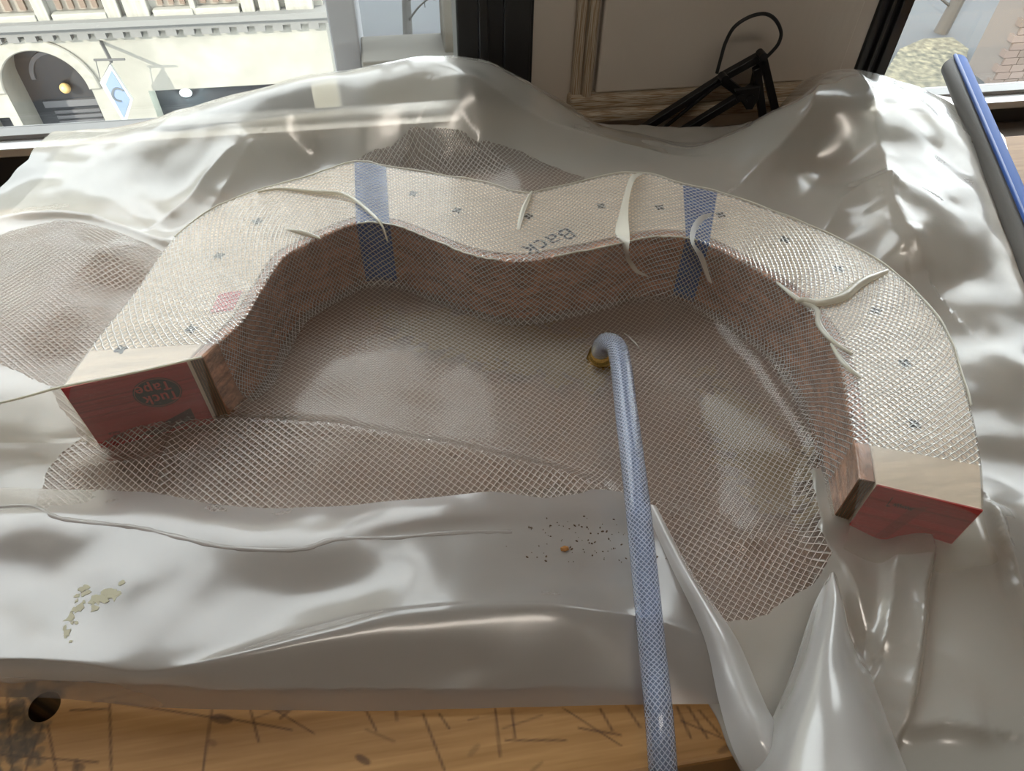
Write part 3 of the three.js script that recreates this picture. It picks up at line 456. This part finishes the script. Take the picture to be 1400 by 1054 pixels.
// weld seam, crumbs and dried glue on the flap
const flapMesh = bag.children.find((c) => c.name === 'front_flap'); bag.updateMatrixWorld(true);
const caster = new THREE.Raycaster();
const onFlap = (px, py) => { caster.set(EYE, ray(px, py).normalize()); const h = caster.intersectObject(flapMesh, false)[0]; return h ? h.point : at(px, py, 0.025); };
mesh('weld_seam', taperTube([[-60, 700], [40, 692], [80, 708], [190, 722], [250, 736], [310, 748], [415, 750], [455, 738], [540, 735], [620, 728], [700, 727]].map(([a, b]) => onFlap(a, b)), (t) => 0.0018 + 0.0006 * n2(t * 30, 1), 160, 8, 0.45), M.flap, bag);
{
  const g = [], ico = new THREE.IcosahedronGeometry(1, 0);
  for (let i = 0; i < 90; i++) { const a = rnd() * 6.28, q = onFlap(740 + 150 * rnd() - 60 * rnd() + (i % 3) * 20, 705 + 65 * rnd()), r = 0.0003 + 0.0005 * rnd() ** 2; g.push(ico.clone().scale(r * (1 + rnd()), r * 0.5, r).rotateY(a).translate(q.x, q.y + r * 0.4, q.z)); }
  const m = mesh('crumbs', g, std(rgb(0.08, 0.05, 0.03), 0.9), bag); m.userData.kind = 'stuff';
  const q = onFlap(772, 751); mesh('wood_chip', new THREE.IcosahedronGeometry(0.0032, 0).scale(1.1, 0.4, 0.8).translate(q.x, q.y + 0.001, q.z), std(rgb(0.3, 0.13, 0.03), 0.8), bag);
  const fl = std(rgb(0.5, 0.47, 0.34), 0.7);
  for (let i = 0; i < 46; i++) {
    const k = rnd(), path = rnd() < 0.6 ? [mix(118, 90, k), mix(800, 875, k)] : [mix(128, 172, k), mix(828, 800, k)], c = onFlap(path[0] + (rnd() - 0.5) * 14, path[1] + (rnd() - 0.5) * 16), s = new THREE.Shape(), n = 9, r = 0.0012 + 0.003 * rnd() ** 2;
    for (let j = 0; j < n; j++) { const a = j / n * 6.283, d = r * (0.4 + 0.9 * rnd()); j ? s.lineTo(d * Math.cos(a), d * Math.sin(a)) : s.moveTo(d * Math.cos(a), d * Math.sin(a)); }
    mesh('glue_flake', new THREE.ExtrudeGeometry(s, { depth: 0.0004, bevelEnabled: false }).rotateX(-Math.PI / 2).translate(c.x, c.y + 0.0001, c.z), fl, bag);
  }
}
// pinched folds standing on the form
const F = (p) => p.map(([a, b, h]) => at(a, b, h));
const fold = (p, r0, r1, m = M.fold, sq = 1) => mesh('pinched_fold', taperTube(F(p), (t) => mix(r1, r0, Math.sin(Math.PI * clamp(t * 0.9 + 0.05))), 60, 10, sq), m, bag);
fold([[1088, 412, T + 0.002], [1098, 410, T + 0.003], [1115, 414, T + 0.003], [1140, 410, T + 0.003], [1155, 404, T + 0.003], [1175, 388, T + 0.003], [1212, 371, T + 0.002]], 0.0045, 0.0015);
fold([[1062, 386, T], [1092, 410, T + 0.001], [1116, 424, T + 0.001], [1120, 444, T], [1140, 468, T + 0.001], [1165, 484, T + 0.002]], 0.0026, 0.001);
fold([[1136, 470, T], [1148, 490, T + 0.001], [1160, 503, T + 0.002], [1176, 516, T + 0.002]], 0.0022, 0.0008);
fold([[392, 314, T + 0.001], [415, 318, T + 0.002], [438, 326, T + 0.002]], 0.0022, 0.0008);
fold([[352, 262, T + 0.002], [380, 258, T + 0.002], [430, 262, T + 0.003], [470, 266, T + 0.004], [500, 285, T + 0.004], [522, 308, T + 0.003], [530, 330, T - 0.01]], 0.002, 0.0008);
fold([[727, 262, T + 0.002], [722, 272, T + 0.003], [716, 285, T + 0.003], [708, 315, T + 0.001]], 0.0028, 0.001);
// fins of film standing up across the form
const fin = (p, q) => mesh('standing_fin', sheet([p, q], 12, 6, 0.0003), M.fold, bag);
fin([[878, 236, T + 0.001], [863, 240, T + 0.001], [856, 256, T + 0.001], [847, 290, T + 0.001], [841, 320, T + 0.001], [850, 342, T - 0.012], [866, 370, 0.045], [886, 379, 0.036]], [[880, 237, T + 0.003], [868, 246, T + 0.009], [861, 268, T + 0.012], [859, 292, T + 0.012], [861, 325, T + 0.008], [860, 346, T - 0.004], [870, 366, 0.05], [888, 378, 0.038]]);
fin([[975, 290, T + 0.001], [956, 296, T + 0.008], [945, 312, T + 0.01], [944, 330, T + 0.008], [955, 352, T - 0.008], [968, 385, 0.04]], [[972, 296, T], [962, 302, T + 0.001], [952, 316, T + 0.001], [950, 333, T + 0.001], [962, 350, T - 0.012], [974, 388, 0.038]]);
// pale tubes along the form edges, shaped to read as highlights on the film
const edgeLine = (t0, t1, a, y, r, name = 'rim_highlight') => { const p = []; for (let k = 0; k <= 40; k++) { const s = station(mix(t0, t1, k / 40)), q = s.o.clone().addScaledVector(s.e, a === 'i' ? s.w + 0.001 : -0.001); p.push(V(q.x, y + 0.0008 * n2(k * 0.7, 3), q.z)); } return mesh(name, tube(p, r, 120, 6), M.fold, bag); };
edgeLine(0.12, 0.47, 'o', T + 0.0012, 0.0009); edgeLine(0.47, 0.9, 'o', T + 0.0012, 0.001); edgeLine(0.28, 0.42, 'i', T + 0.0008, 0.001); edgeLine(0.47, 0.62, 'i', T + 0.0008, 0.001);
mesh('rim_highlight', tube(F([[-20, 556, 0.05], [40, 541, 0.066], [84, 529, T + 0.002], [180, 510, T + 0.002], [276, 488, T + 0.002]]), 0.001, 60, 6), M.fold, bag);
// dried glue under and on the film
const glueMat = std(rgb(0.42, 0.36, 0.25), 0.8, { transparent: true, opacity: 0.7 });
const glueAt = poly([500, 420, 0.004], [640, 425, 0.004], [780, 445, 0.004], [850, 510, 0.006], [830, 530, 0.006], [700, 510, 0.008], [560, 470, 0.01]), glueAt2 = poly([960, 500, 0.006], [1040, 560, 0.006], [1105, 640, 0.008], [1100, 720, 0.008], [1040, 690, 0.008], [960, 600, 0.008]), glueAt3 = poly([70, 795, 0.024], [120, 790, 0.024], [175, 800, 0.024], [170, 815, 0.024], [110, 870, 0.024], [85, 880, 0.024]);
mesh('dried_glue', filmPiece((k, x, z) => Math.min(0.004, Math.max(Math.min(inside(x, z, glueAt), 0.02), Math.min(0.02, inside(x, z, glueAt2))) * 0.4 + 0.012 * (fbm(x * 40, z * 50, 5) - 0.06)), uvFilm, -0.0012), glueMat, bag).userData.label = 'yellowish dried glue stain';
// round patch under the hose fitting
{
  const c = at(826, 483, 0.006), s = new THREE.Shape(); s.absellipse(0, 0, 0.034, 0.034, 0, 7); const g = new THREE.ExtrudeGeometry(s, { depth: 0.0006, bevelEnabled: true, bevelSize: 0.0006, bevelThickness: 0.0004, bevelSegments: 1, curveSegments: 48 }).rotateX(-Math.PI / 2).translate(c.x, c.y + 0.0005, c.z);
  mesh('valve_patch', g, M.patch, bag);
}

// ---------------------------------------------------------------- hose with brass fitting
{
  const base = at(822, 482, 0.008), h = thing('vacuum_hose', 'clear braided hose rising from a brass fitting in the bag and crossing the bench edge', 'hose', base.toArray());
  const P = [[822, 486, 0.012], [822, 476, 0.026], [829, 468, 0.042], [842, 474, 0.055], [849, 500, 0.06], [856, 560, 0.062], [866, 640, 0.06], [875, 720, 0.055], [883, 800, 0.044], [893, 900, 0.03], [901, 980, 0.024], [907, 1060, 0.006], [912, 1130, -0.06]];
  const r = 0.0088, braid = tex(64, 64, (u, v) => clamp(Math.max(strand((u + v) % 1, 0.13), strand((u - v + 1) % 1, 0.13))));
  const col = tex(64, 64, (u, v) => { const k = clamp(Math.max(strand((u + v) % 1, 0.13), strand((u - v + 1) % 1, 0.13))); return [mix(0.78, 0.9, k), mix(0.82, 0.92, k), mix(0.89, 0.97, k)]; }, true);
  const tr = tex(64, 64, (u, v) => mix(0.8, 0.4, clamp(Math.max(strand((u + v) % 1, 0.13), strand((u - v + 1) % 1, 0.13)))));
  const g = tube(F(P), r, 400, 28), len = curve(F(P)).getLength(), uv = g.attributes.uv;
  for (let i = 0; i < uv.count; i++) uv.setXY(i, uv.getX(i) * len / 0.0034, uv.getY(i) * 16);
  mesh('braided_tube', local(g, h), phys(rgb(1, 1, 1), { map: col, transmission: 1, transmissionMap: tr, thickness: 0, roughness: 0.15, ior: 1.5, bumpMap: braid, bumpScale: 0.0004, clearcoat: 1, clearcoatRoughness: 0.08 }), h);
  mesh('inner_bore', local(tube(F(P), r * 0.62, 200, 16), h), phys(rgb(0.75, 0.8, 0.92), { transmission: 0.75, thickness: 0, roughness: 0.2, ior: 1.4 }), h);
  const brass = std(rgb(0.75, 0.5, 0.16), 0.25, { metalness: 1 }), f = F(P), d = f[1].clone().sub(f[0]).normalize(), q = new THREE.Quaternion().setFromUnitVectors(V(0, 1, 0), d);
  const lathe = new THREE.LatheGeometry([[0.004, -0.011], [0.0135, -0.011], [0.0135, -0.007], [0.0105, -0.006], [0.0105, -0.003], [0.0118, -0.002], [0.0118, 0.003], [0.0095, 0.004], [0.0095, 0.009], [0.006, 0.01]].map(([a, b]) => new THREE.Vector2(a, b)), 32);
  mesh('brass_fitting', local(lathe.applyQuaternion(q).translate(f[0].x, f[0].y, f[0].z), h), brass, h);
}

// ---------------------------------------------------------------- blue bag clip: a channel snapped over a grey rod
{
  const a = atZ(1303, 92, -0.86), b0 = at(1408, 345, 0.042), d = b0.clone().sub(a), b = a.clone().addScaledVector(d, 2.1); b.y = Math.max(b.y, 0.03);
  const b1 = a.clone().addScaledVector(d, 1.9);
  const c = thing('bag_clip', 'long blue plastic channel clip closing the right end of the bag', 'clip', a.toArray());
  const L0 = a.distanceTo(b1), dir = b1.clone().sub(a).normalize(), up = V(0, 1, 0), xs = V(0, 0, 0).crossVectors(up, dir).normalize(), ys = V(0, 0, 0).crossVectors(dir, xs);
  const prof = (r0, r1, a0, a1) => { const s = new THREE.Shape(); s.absarc(0, 0, r1, a0, a1, false); s.absarc(0, 0, r0, a1, a0, true); s.closePath(); return new THREE.ExtrudeGeometry(s, { depth: L0, bevelEnabled: true, bevelSize: 0.0003, bevelThickness: 0.0003, bevelSegments: 1, curveSegments: 24 }); };
  const M4 = new THREE.Matrix4().makeBasis(xs, ys, dir);
  mesh('blue_channel', prof(0.0142, 0.0172, -1.3, 1.85).applyMatrix4(M4), std(rgb(0.02, 0.12, 0.5), 0.6), c);
  mesh('channel_lip', new THREE.CylinderGeometry(0.0025, 0.0025, L0, 10).rotateX(Math.PI / 2).translate(0.0165 * Math.cos(1.86), 0.0165 * Math.sin(1.86), L0 / 2).applyMatrix4(M4), std(rgb(0.06, 0.15, 0.5), 0.35), c);
  mesh('grey_rod', prof(0.0105, 0.0138, 0, Math.PI * 2).applyMatrix4(M4), std(rgb(0.2, 0.19, 0.18), 0.5), c);
}

// ---------------------------------------------------------------- black folding lamp arm against the pier
{
  const o = atZ(900, 180, -0.9), l = thing('desk_lamp_arm', 'black folding scissor lamp arm leaning against the cream pier, cable looped on top', 'lamp arm', o.toArray());
  const q = (a, b, z = -0.9) => atZ(a, b, z), B = (name, a, b, w, h = w) => mesh(name, local(bar(a, b, w, h), l), M.blackMetal, l);
  B('arm_bar', q(760, 252), q(992, 104), 0.011); B('arm_bar', q(990, 104), q(1044, 74), 0.011); B('arm_bar', q(800, 262, -0.885), q(1012, 131, -0.885), 0.011); B('arm_bar', q(870, 206, -0.893), q(985, 112, -0.893), 0.004);
  B('arm_bar', q(1042, 75), q(1066, 175), 0.01); B('arm_bar', q(1034, 92, -0.89), q(1046, 185, -0.89), 0.01); B('link_bar', q(985, 106), q(1016, 130), 0.012, 0.014); B('link_bar', q(1014, 131), q(1040, 112), 0.01, 0.014); B('link_bar', q(1041, 76), q(1031, 120), 0.012, 0.01);
  const s = new THREE.Shape([[1004, 122], [1036, 116], [1034, 132], [1026, 146], [1019, 146]].map(([a, b]) => { const p = q(a, b, -0.884); return new THREE.Vector2(p.x, p.y); }));
  mesh('joint_plate', local(new THREE.ExtrudeGeometry(s, { depth: 0.006, bevelEnabled: true, bevelSize: 0.001, bevelThickness: 0.001, bevelSegments: 1 }).translate(0, 0, -0.884), l), M.blackMetal, l);
  for (const [a, b] of [[1041, 75], [989, 106], [1010, 131], [1024, 132]]) { const p = q(a, b, -0.882); mesh('bolt', local(new THREE.CylinderGeometry(0.0055, 0.0055, 0.014, 16).rotateX(Math.PI / 2).translate(p.x, p.y, p.z), l), std(rgb(0.02, 0.02, 0.022), 0.3, { metalness: 0.5 }), l); }
  mesh('cable', local(tube([[980, 100], [986, 78], [992, 58], [1004, 37], [1025, 23], [1046, 19], [1060, 27], [1068, 46], [1064, 60], [1056, 70], [1048, 78]].map(([a, b]) => q(a, b, -0.895)), 0.0024, 90, 8), l), std(rgb(0.012, 0.012, 0.012), 0.45), l);
}

// ---------------------------------------------------------------- the street outside
const FZ = -13, GY = -9, W = (a, b, z = FZ) => atZ(a, b, z);
const stone = std(0xffffff, 0.85, { map: tex(256, 256, (u, v) => { const k = 1 + 0.12 * tileNoise(u, v, 4, 5); return [0.49 * k, 0.485 * k, 0.455 * k]; }, true) });
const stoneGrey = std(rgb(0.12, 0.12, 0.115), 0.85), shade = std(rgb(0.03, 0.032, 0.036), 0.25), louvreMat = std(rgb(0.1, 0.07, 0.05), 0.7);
{
  const b = thing('stone_building', 'cream stone building across the street with an arched doorway and a bracketed cornice', 'building', [W(220, 100).x, GY, FZ]);
  const x0 = W(-1500, 60).x, x1 = W(450, 60).x, top = W(300, 34).y;
  const al = W(33, 173).x, ar = W(147, 172).x, ac = (al + ar) / 2, rr = (ar - al) / 2, sy = W(20, 125).y;
  const sh = new THREE.Shape([[x0, GY], [x1, GY], [x1, top], [x0, top]].map(([x, y]) => new THREE.Vector2(x, y)));
  const arch = new THREE.Path(); arch.moveTo(al, GY + 0.3); arch.lineTo(al, sy); arch.absarc(ac, sy, rr, Math.PI, 0, true); arch.lineTo(ar, GY + 0.3); arch.closePath(); sh.holes.push(arch);
  const sx0 = W(212, 150).x, sx1 = W(425, 118).x, st = W(300, 119).y, shop = new THREE.Path(); shop.moveTo(sx0, GY + 0.5); shop.lineTo(sx0, st); shop.lineTo(sx1, st); shop.lineTo(sx1, GY + 0.5); shop.closePath(); sh.holes.push(shop);
  const l0 = W(-10, 175).x, l1 = W(18, 170).x, low = new THREE.Path(), lt = W(5, 161).y; low.moveTo(l0, GY + 0.5); low.lineTo(l0, lt); low.lineTo(l1, lt); low.lineTo(l1, GY + 0.5); low.closePath(); sh.holes.push(low);
  const wg = new THREE.ExtrudeGeometry(sh, { depth: 0.75, bevelEnabled: false, curveSegments: 24 }).translate(0, 0, FZ - 0.75), uv = wg.attributes.uv; for (let i = 0; i < uv.count; i++) uv.setXY(i, uv.getX(i) * 0.3, uv.getY(i) * 0.3);
  mesh('ground_floor_wall', local(wg, b), stone, b);
  mesh('archivolt', local((() => { const s = new THREE.Shape(); s.absarc(ac, sy, rr + 0.16, 0, Math.PI, false); s.absarc(ac, sy, rr, Math.PI, 0, true); s.closePath(); return new THREE.ExtrudeGeometry(s, { depth: 0.06, bevelEnabled: true, bevelSize: 0.02, bevelThickness: 0.02, bevelSegments: 1, curveSegments: 24 }).translate(0, 0, FZ - 0.02); })(), b), stone, b);
  // doorway filling
  const dz = FZ - 0.7, door = mesh('arched_door', local(box(al - 0.1, GY, dz - 0.05, ar + 0.1, sy + rr + 0.1, dz), b), shade, b);
  const ring = (r0, r1) => { const s = new THREE.Shape(); s.absarc(ac, sy - 0.1, r1, 0, Math.PI, false); s.absarc(ac, sy - 0.1, r0, Math.PI, 0, true); s.closePath(); return new THREE.ExtrudeGeometry(s, { depth: 0.05, bevelEnabled: false, curveSegments: 20 }).translate(0, 0, dz); };
  mesh('door_moulding', local(mergeGeometries([ring(rr * 0.62, rr * 0.72), box(ac - rr * 0.72, sy - 0.62, dz, ac + rr * 0.8, sy - 0.5, dz + 0.06)].map(flat)), b), std(rgb(0.09, 0.09, 0.095), 0.6), door);
  for (let k = 0; k < 5; k++) mesh('door_slat', local(box(ac - rr * 0.55, sy - 0.75 - k * 0.1, dz, ac + rr * 0.6, sy - 0.69 - k * 0.1, dz + 0.04), b), std(rgb(0.07, 0.07, 0.075), 0.6), door);
  mesh('door_lamp', local(new THREE.SphereGeometry(0.09, 16, 12).translate(ac + 0.02, sy - 0.25, dz + 0.12), b), std(rgb(0.55, 0.38, 0.16), 0.4), door);
  const sw = mesh('shop_window', local(box(sx0 - 0.1, GY, FZ - 0.4, sx1 + 0.1, st + 0.1, FZ - 0.35), b), shade, b);
  const lp = W(252, 121, FZ - 0.25);
  mesh('window_glow', local(new THREE.SphereGeometry(0.09, 16, 12).scale(1.2, 0.8, 0.6).translate(lp.x, lp.y - 0.08, lp.z), b), std(rgb(0.9, 0.95, 0.95), 0.4, { emissive: rgb(0.8, 1, 0.98), emissiveIntensity: 3 }), sw);  // glowing ball for the bright spot in the dark shop glass
  const lpl = new THREE.PointLight(rgb(0.8, 1, 0.98), 2, 3); lpl.position.set(lp.x - b.position.x, lp.y - 0.08 - b.position.y, lp.z + 0.12 - b.position.z); b.add(lpl);
  mesh('side_opening', local(box(l0 - 0.1, GY, FZ - 0.4, l1 + 0.1, lt + 0.1, FZ - 0.35), b), shade, b);
  // cornice bands and dentils
  const yc = W(300, 34).y, yb = W(300, 20).y;
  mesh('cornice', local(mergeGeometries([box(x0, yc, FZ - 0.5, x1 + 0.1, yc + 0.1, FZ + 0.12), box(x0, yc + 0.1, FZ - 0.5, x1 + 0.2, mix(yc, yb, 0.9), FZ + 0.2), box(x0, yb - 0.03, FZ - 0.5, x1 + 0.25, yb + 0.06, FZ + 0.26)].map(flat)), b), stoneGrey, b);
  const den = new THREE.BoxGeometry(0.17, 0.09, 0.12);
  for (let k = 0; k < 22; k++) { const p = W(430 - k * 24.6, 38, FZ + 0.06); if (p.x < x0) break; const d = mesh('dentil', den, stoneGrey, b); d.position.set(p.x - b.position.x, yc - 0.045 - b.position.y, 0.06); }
  mesh('upper_wall', local(box(x0, yb, FZ - 0.6, x1, yb + 12, FZ - 0.05), b), stone, b);  // rises out of view; height chosen to hide low sky from the rear film
  // pilaster strips and louvred shutters between them
  for (const [p0, p1] of [[48, 66], [145, 165], [172, 205], [262, 270], [332, 350], [356, 384], [392, 430]]) mesh('pilaster', local(box(W(p0, 12).x, yb, FZ - 0.06, W(p1, 12).x, yb + 6, FZ + 0.1, 0.02), b), stone, b);
  for (const [p0, p1] of [[-60, 42], [74, 140], [214, 260], [272, 324]]) {
    const a0 = W(p0, 10).x, a1 = W(p1, 10).x, s = mesh('shutter', local(box(a0, yb + 0.16, FZ - 0.07, a1, yb + 3, FZ - 0.03), b), std(rgb(0.18, 0.16, 0.13), 0.8), b), n = Math.round((a1 - a0) / 0.2);
    for (let k = 0; k < n; k++) mesh('shutter_slat', local(box(mix(a0, a1, (k + 0.25) / n), yb + 0.2, FZ - 0.03, mix(a0, a1, (k + 0.7) / n), yb + 2.9, FZ + 0.03), b), louvreMat, s);
    mesh('shutter_sill', local(box(a0 - 0.05, yb + 0.04, FZ - 0.05, a1 + 0.05, yb + 0.15, FZ + 0.12, 0.01), b), stone, s);
  }
}
{
  const z = FZ + 0.62, s = thing('hanging_sign', 'white diamond sign with a blue field and a dark letter C on an iron bracket', 'sign', W(160, 128, z).toArray());
  const pg = (pts, dz, d, m, n, par) => { const sh = new THREE.Shape(pts.map(([a, b]) => { const p = W(a, b, z); return new THREE.Vector2(p.x, p.y); })); return mesh(n, local(new THREE.ExtrudeGeometry(sh, { depth: d, bevelEnabled: false }).translate(0, 0, z + dz), s), m, par || s); };
  const bd = pg([[137, 112], [151, 87], [182, 136], [172, 170]], -0.03, 0.06, std(rgb(0.3, 0.31, 0.3), 0.6), 'sign_board');
  pg([[145, 114], [153, 95], [178, 135], [170, 160]], 0.031, 0.008, std(rgb(0.11, 0.15, 0.22), 0.6), 'blue_field', bd);
  const g = new TextGeometry('C', { font, size: 0.24, depth: 0.012, curveSegments: 8 }); g.center(); g.rotateZ(-0.5); const c = W(161, 127, z); g.translate(c.x, c.y, z + 0.045);
  mesh('sign_letter', local(g, s), std(rgb(0.06, 0.07, 0.08), 0.6), bd);
  const iron = std(rgb(0.05, 0.05, 0.05), 0.6), B = (a, b, w) => mesh('bracket_bar', local(bar(a, b, w, w), s), iron, s);
  B(W(138, 57, FZ), W(152, 84, z), 0.05); B(W(128, 82, z), W(171, 81, z), 0.03); B(W(152, 84, z), W(138, 112, z), 0.02); B(W(131, 83, z), W(137, 108, z), 0.012);
}
struct('street', box(-60, GY - 0.2, -90, 60, GY, -2), std(0xffffff, 0.8, { map: tex(256, 256, (u, v) => { const k = 1 + 0.25 * tileNoise(u, v, 6, 5); return [0.2 * k, 0.215 * k, 0.23 * k]; }, true) }));
{ // dry verge seen low in the right window
  const p = [[1180, 150], [1228, 72], [1260, 58], [1300, 56], [1322, 72], [1300, 150]].map(([a, b]) => at(a, b, GY)), s = new THREE.Shape(p.map((q) => new THREE.Vector2(q.x, -q.z)));
  const g = new THREE.ExtrudeGeometry(s, { depth: 0.12, bevelEnabled: false }).rotateX(-Math.PI / 2).translate(0, GY, 0), uv = g.attributes.uv; for (let i = 0; i < uv.count; i++) uv.setXY(i, uv.getX(i) * 0.3, uv.getY(i) * 0.3);
  const v = mesh('grass_verge', g, std(0xffffff, 0.95, { map: tex(256, 256, (u, w) => { const k = tileNoise(u, w, 9, 5); return [0.33 + 0.2 * k, 0.32 + 0.18 * k, 0.27 + 0.14 * k]; }, true) }), scene);
  tag(v, 'pale patch of dry winter grass beside the street, seen through the right window', 'grass'); v.userData.kind = 'stuff';
}
function bareTree(label, foot, r, h, lean, n) {
  const t = thing('bare_tree', label, 'tree', foot.toArray()), bark = std(rgb(0.05, 0.048, 0.045), 0.9);
  mesh('trunk', taperTube([V(0, -0.1, 0), V(lean * h * 0.3, h * 0.33, 0), V(lean * h * 0.55, h * 0.66, 0.1), V(lean * h, h, 0)], (k) => r * (1.15 - 0.75 * k), 24, 12), bark, t);
  for (let i = 0; i < n; i++) { const k = 0.12 + 0.8 * i / n, a = rnd() * 6.28, l = h * (0.2 + 0.25 * rnd()), b = V(lean * h * k, h * k, 0), e = b.clone().add(V(Math.cos(a) * l, l * (0.3 + 0.5 * rnd()), Math.sin(a) * l)), m = b.clone().lerp(e, 0.5).add(V((rnd() - 0.5) * 0.5, -0.1, (rnd() - 0.5) * 0.5)), br = mesh('branch', taperTube([b, m, e], (u) => r * 0.28 * (1 - 0.8 * u), 14, 6), bark, t);
    for (let j = 0; j < 3; j++) { const s = b.clone().lerp(e, 0.4 + 0.18 * j), f = s.clone().add(V((rnd() - 0.5) * l, l * 0.35 * rnd(), (rnd() - 0.5) * l)); mesh('twig', taperTube([s, s.clone().lerp(f, 0.5).add(V(0, 0.08, 0)), f], (u) => r * 0.1 * (1 - 0.7 * u), 8, 5), bark, br); } }
}
bareTree('slim grey bare tree standing behind the grass patch in the right window', at(1286, 44, GY), 0.2, 6, 0.12, 9);
bareTree('bare tree with thin spreading branches seen in the left window beside the black frame', at(558, 58, GY), 0.14, 5, 0.05, 12);
{ // the brick corner and the kerb wall seen at the far right
  const a = at(1352, 118, GY), c = thing('brick_pier', 'blurred pinkish brick pier at the right edge of the right window', 'pier', [a.x, GY, a.z]);
  const mats = [std(rgb(0.11, 0.085, 0.075), 0.9), std(rgb(0.095, 0.075, 0.065), 0.9), std(rgb(0.12, 0.095, 0.085), 0.9)], br = new THREE.BoxGeometry(0.42, 0.19, 0.2);
  mesh('mortar_core', box(0.02, 0, -1.18, 2.0, 4.2, -0.02), std(rgb(0.1, 0.09, 0.085), 0.95), c);
  for (let j = 0; j < 20; j++) for (let i = 0; i < 5; i++) { const m = mesh('brick', br, mats[(rnd() * 3) | 0], c); m.position.set(0.2 + i * 0.45 + (j % 2) * 0.1 - 0.05, 0.1 + j * 0.21, -0.06); }
}
{ // the stone reveal and ledge just outside the left window
  const z = -1.75, p = (a, b) => atZ(a, b, z);
  const pl = struct('trim_5', box(p(450, 40).x, -3, z - 0.3, p(489, 40).x, 2.2, z, 0.006), std(rgb(0.16, 0.165, 0.175), 0.7));
  struct('trim_6', [box(p(489, 40).x, p(550, 68).y - 0.3, z - 0.1, p(640, 40).x, p(550, 70).y, z + 0.05, 0.006), box(p(606, 40).x, -0.4, z - 0.1, p(640, 40).x, 2.2, z + 0.02, 0.006)], std(rgb(0.12, 0.115, 0.1), 0.8));
}

// ---------------------------------------------------------------- renderer
const renderer = new THREE.WebGLRenderer({ antialias: true });
renderer.shadowMap.enabled = true;
renderer.toneMapping = THREE.LinearToneMapping;
renderer.toneMappingExposure = EXPOSURE;
renderer.render(scene, camera);
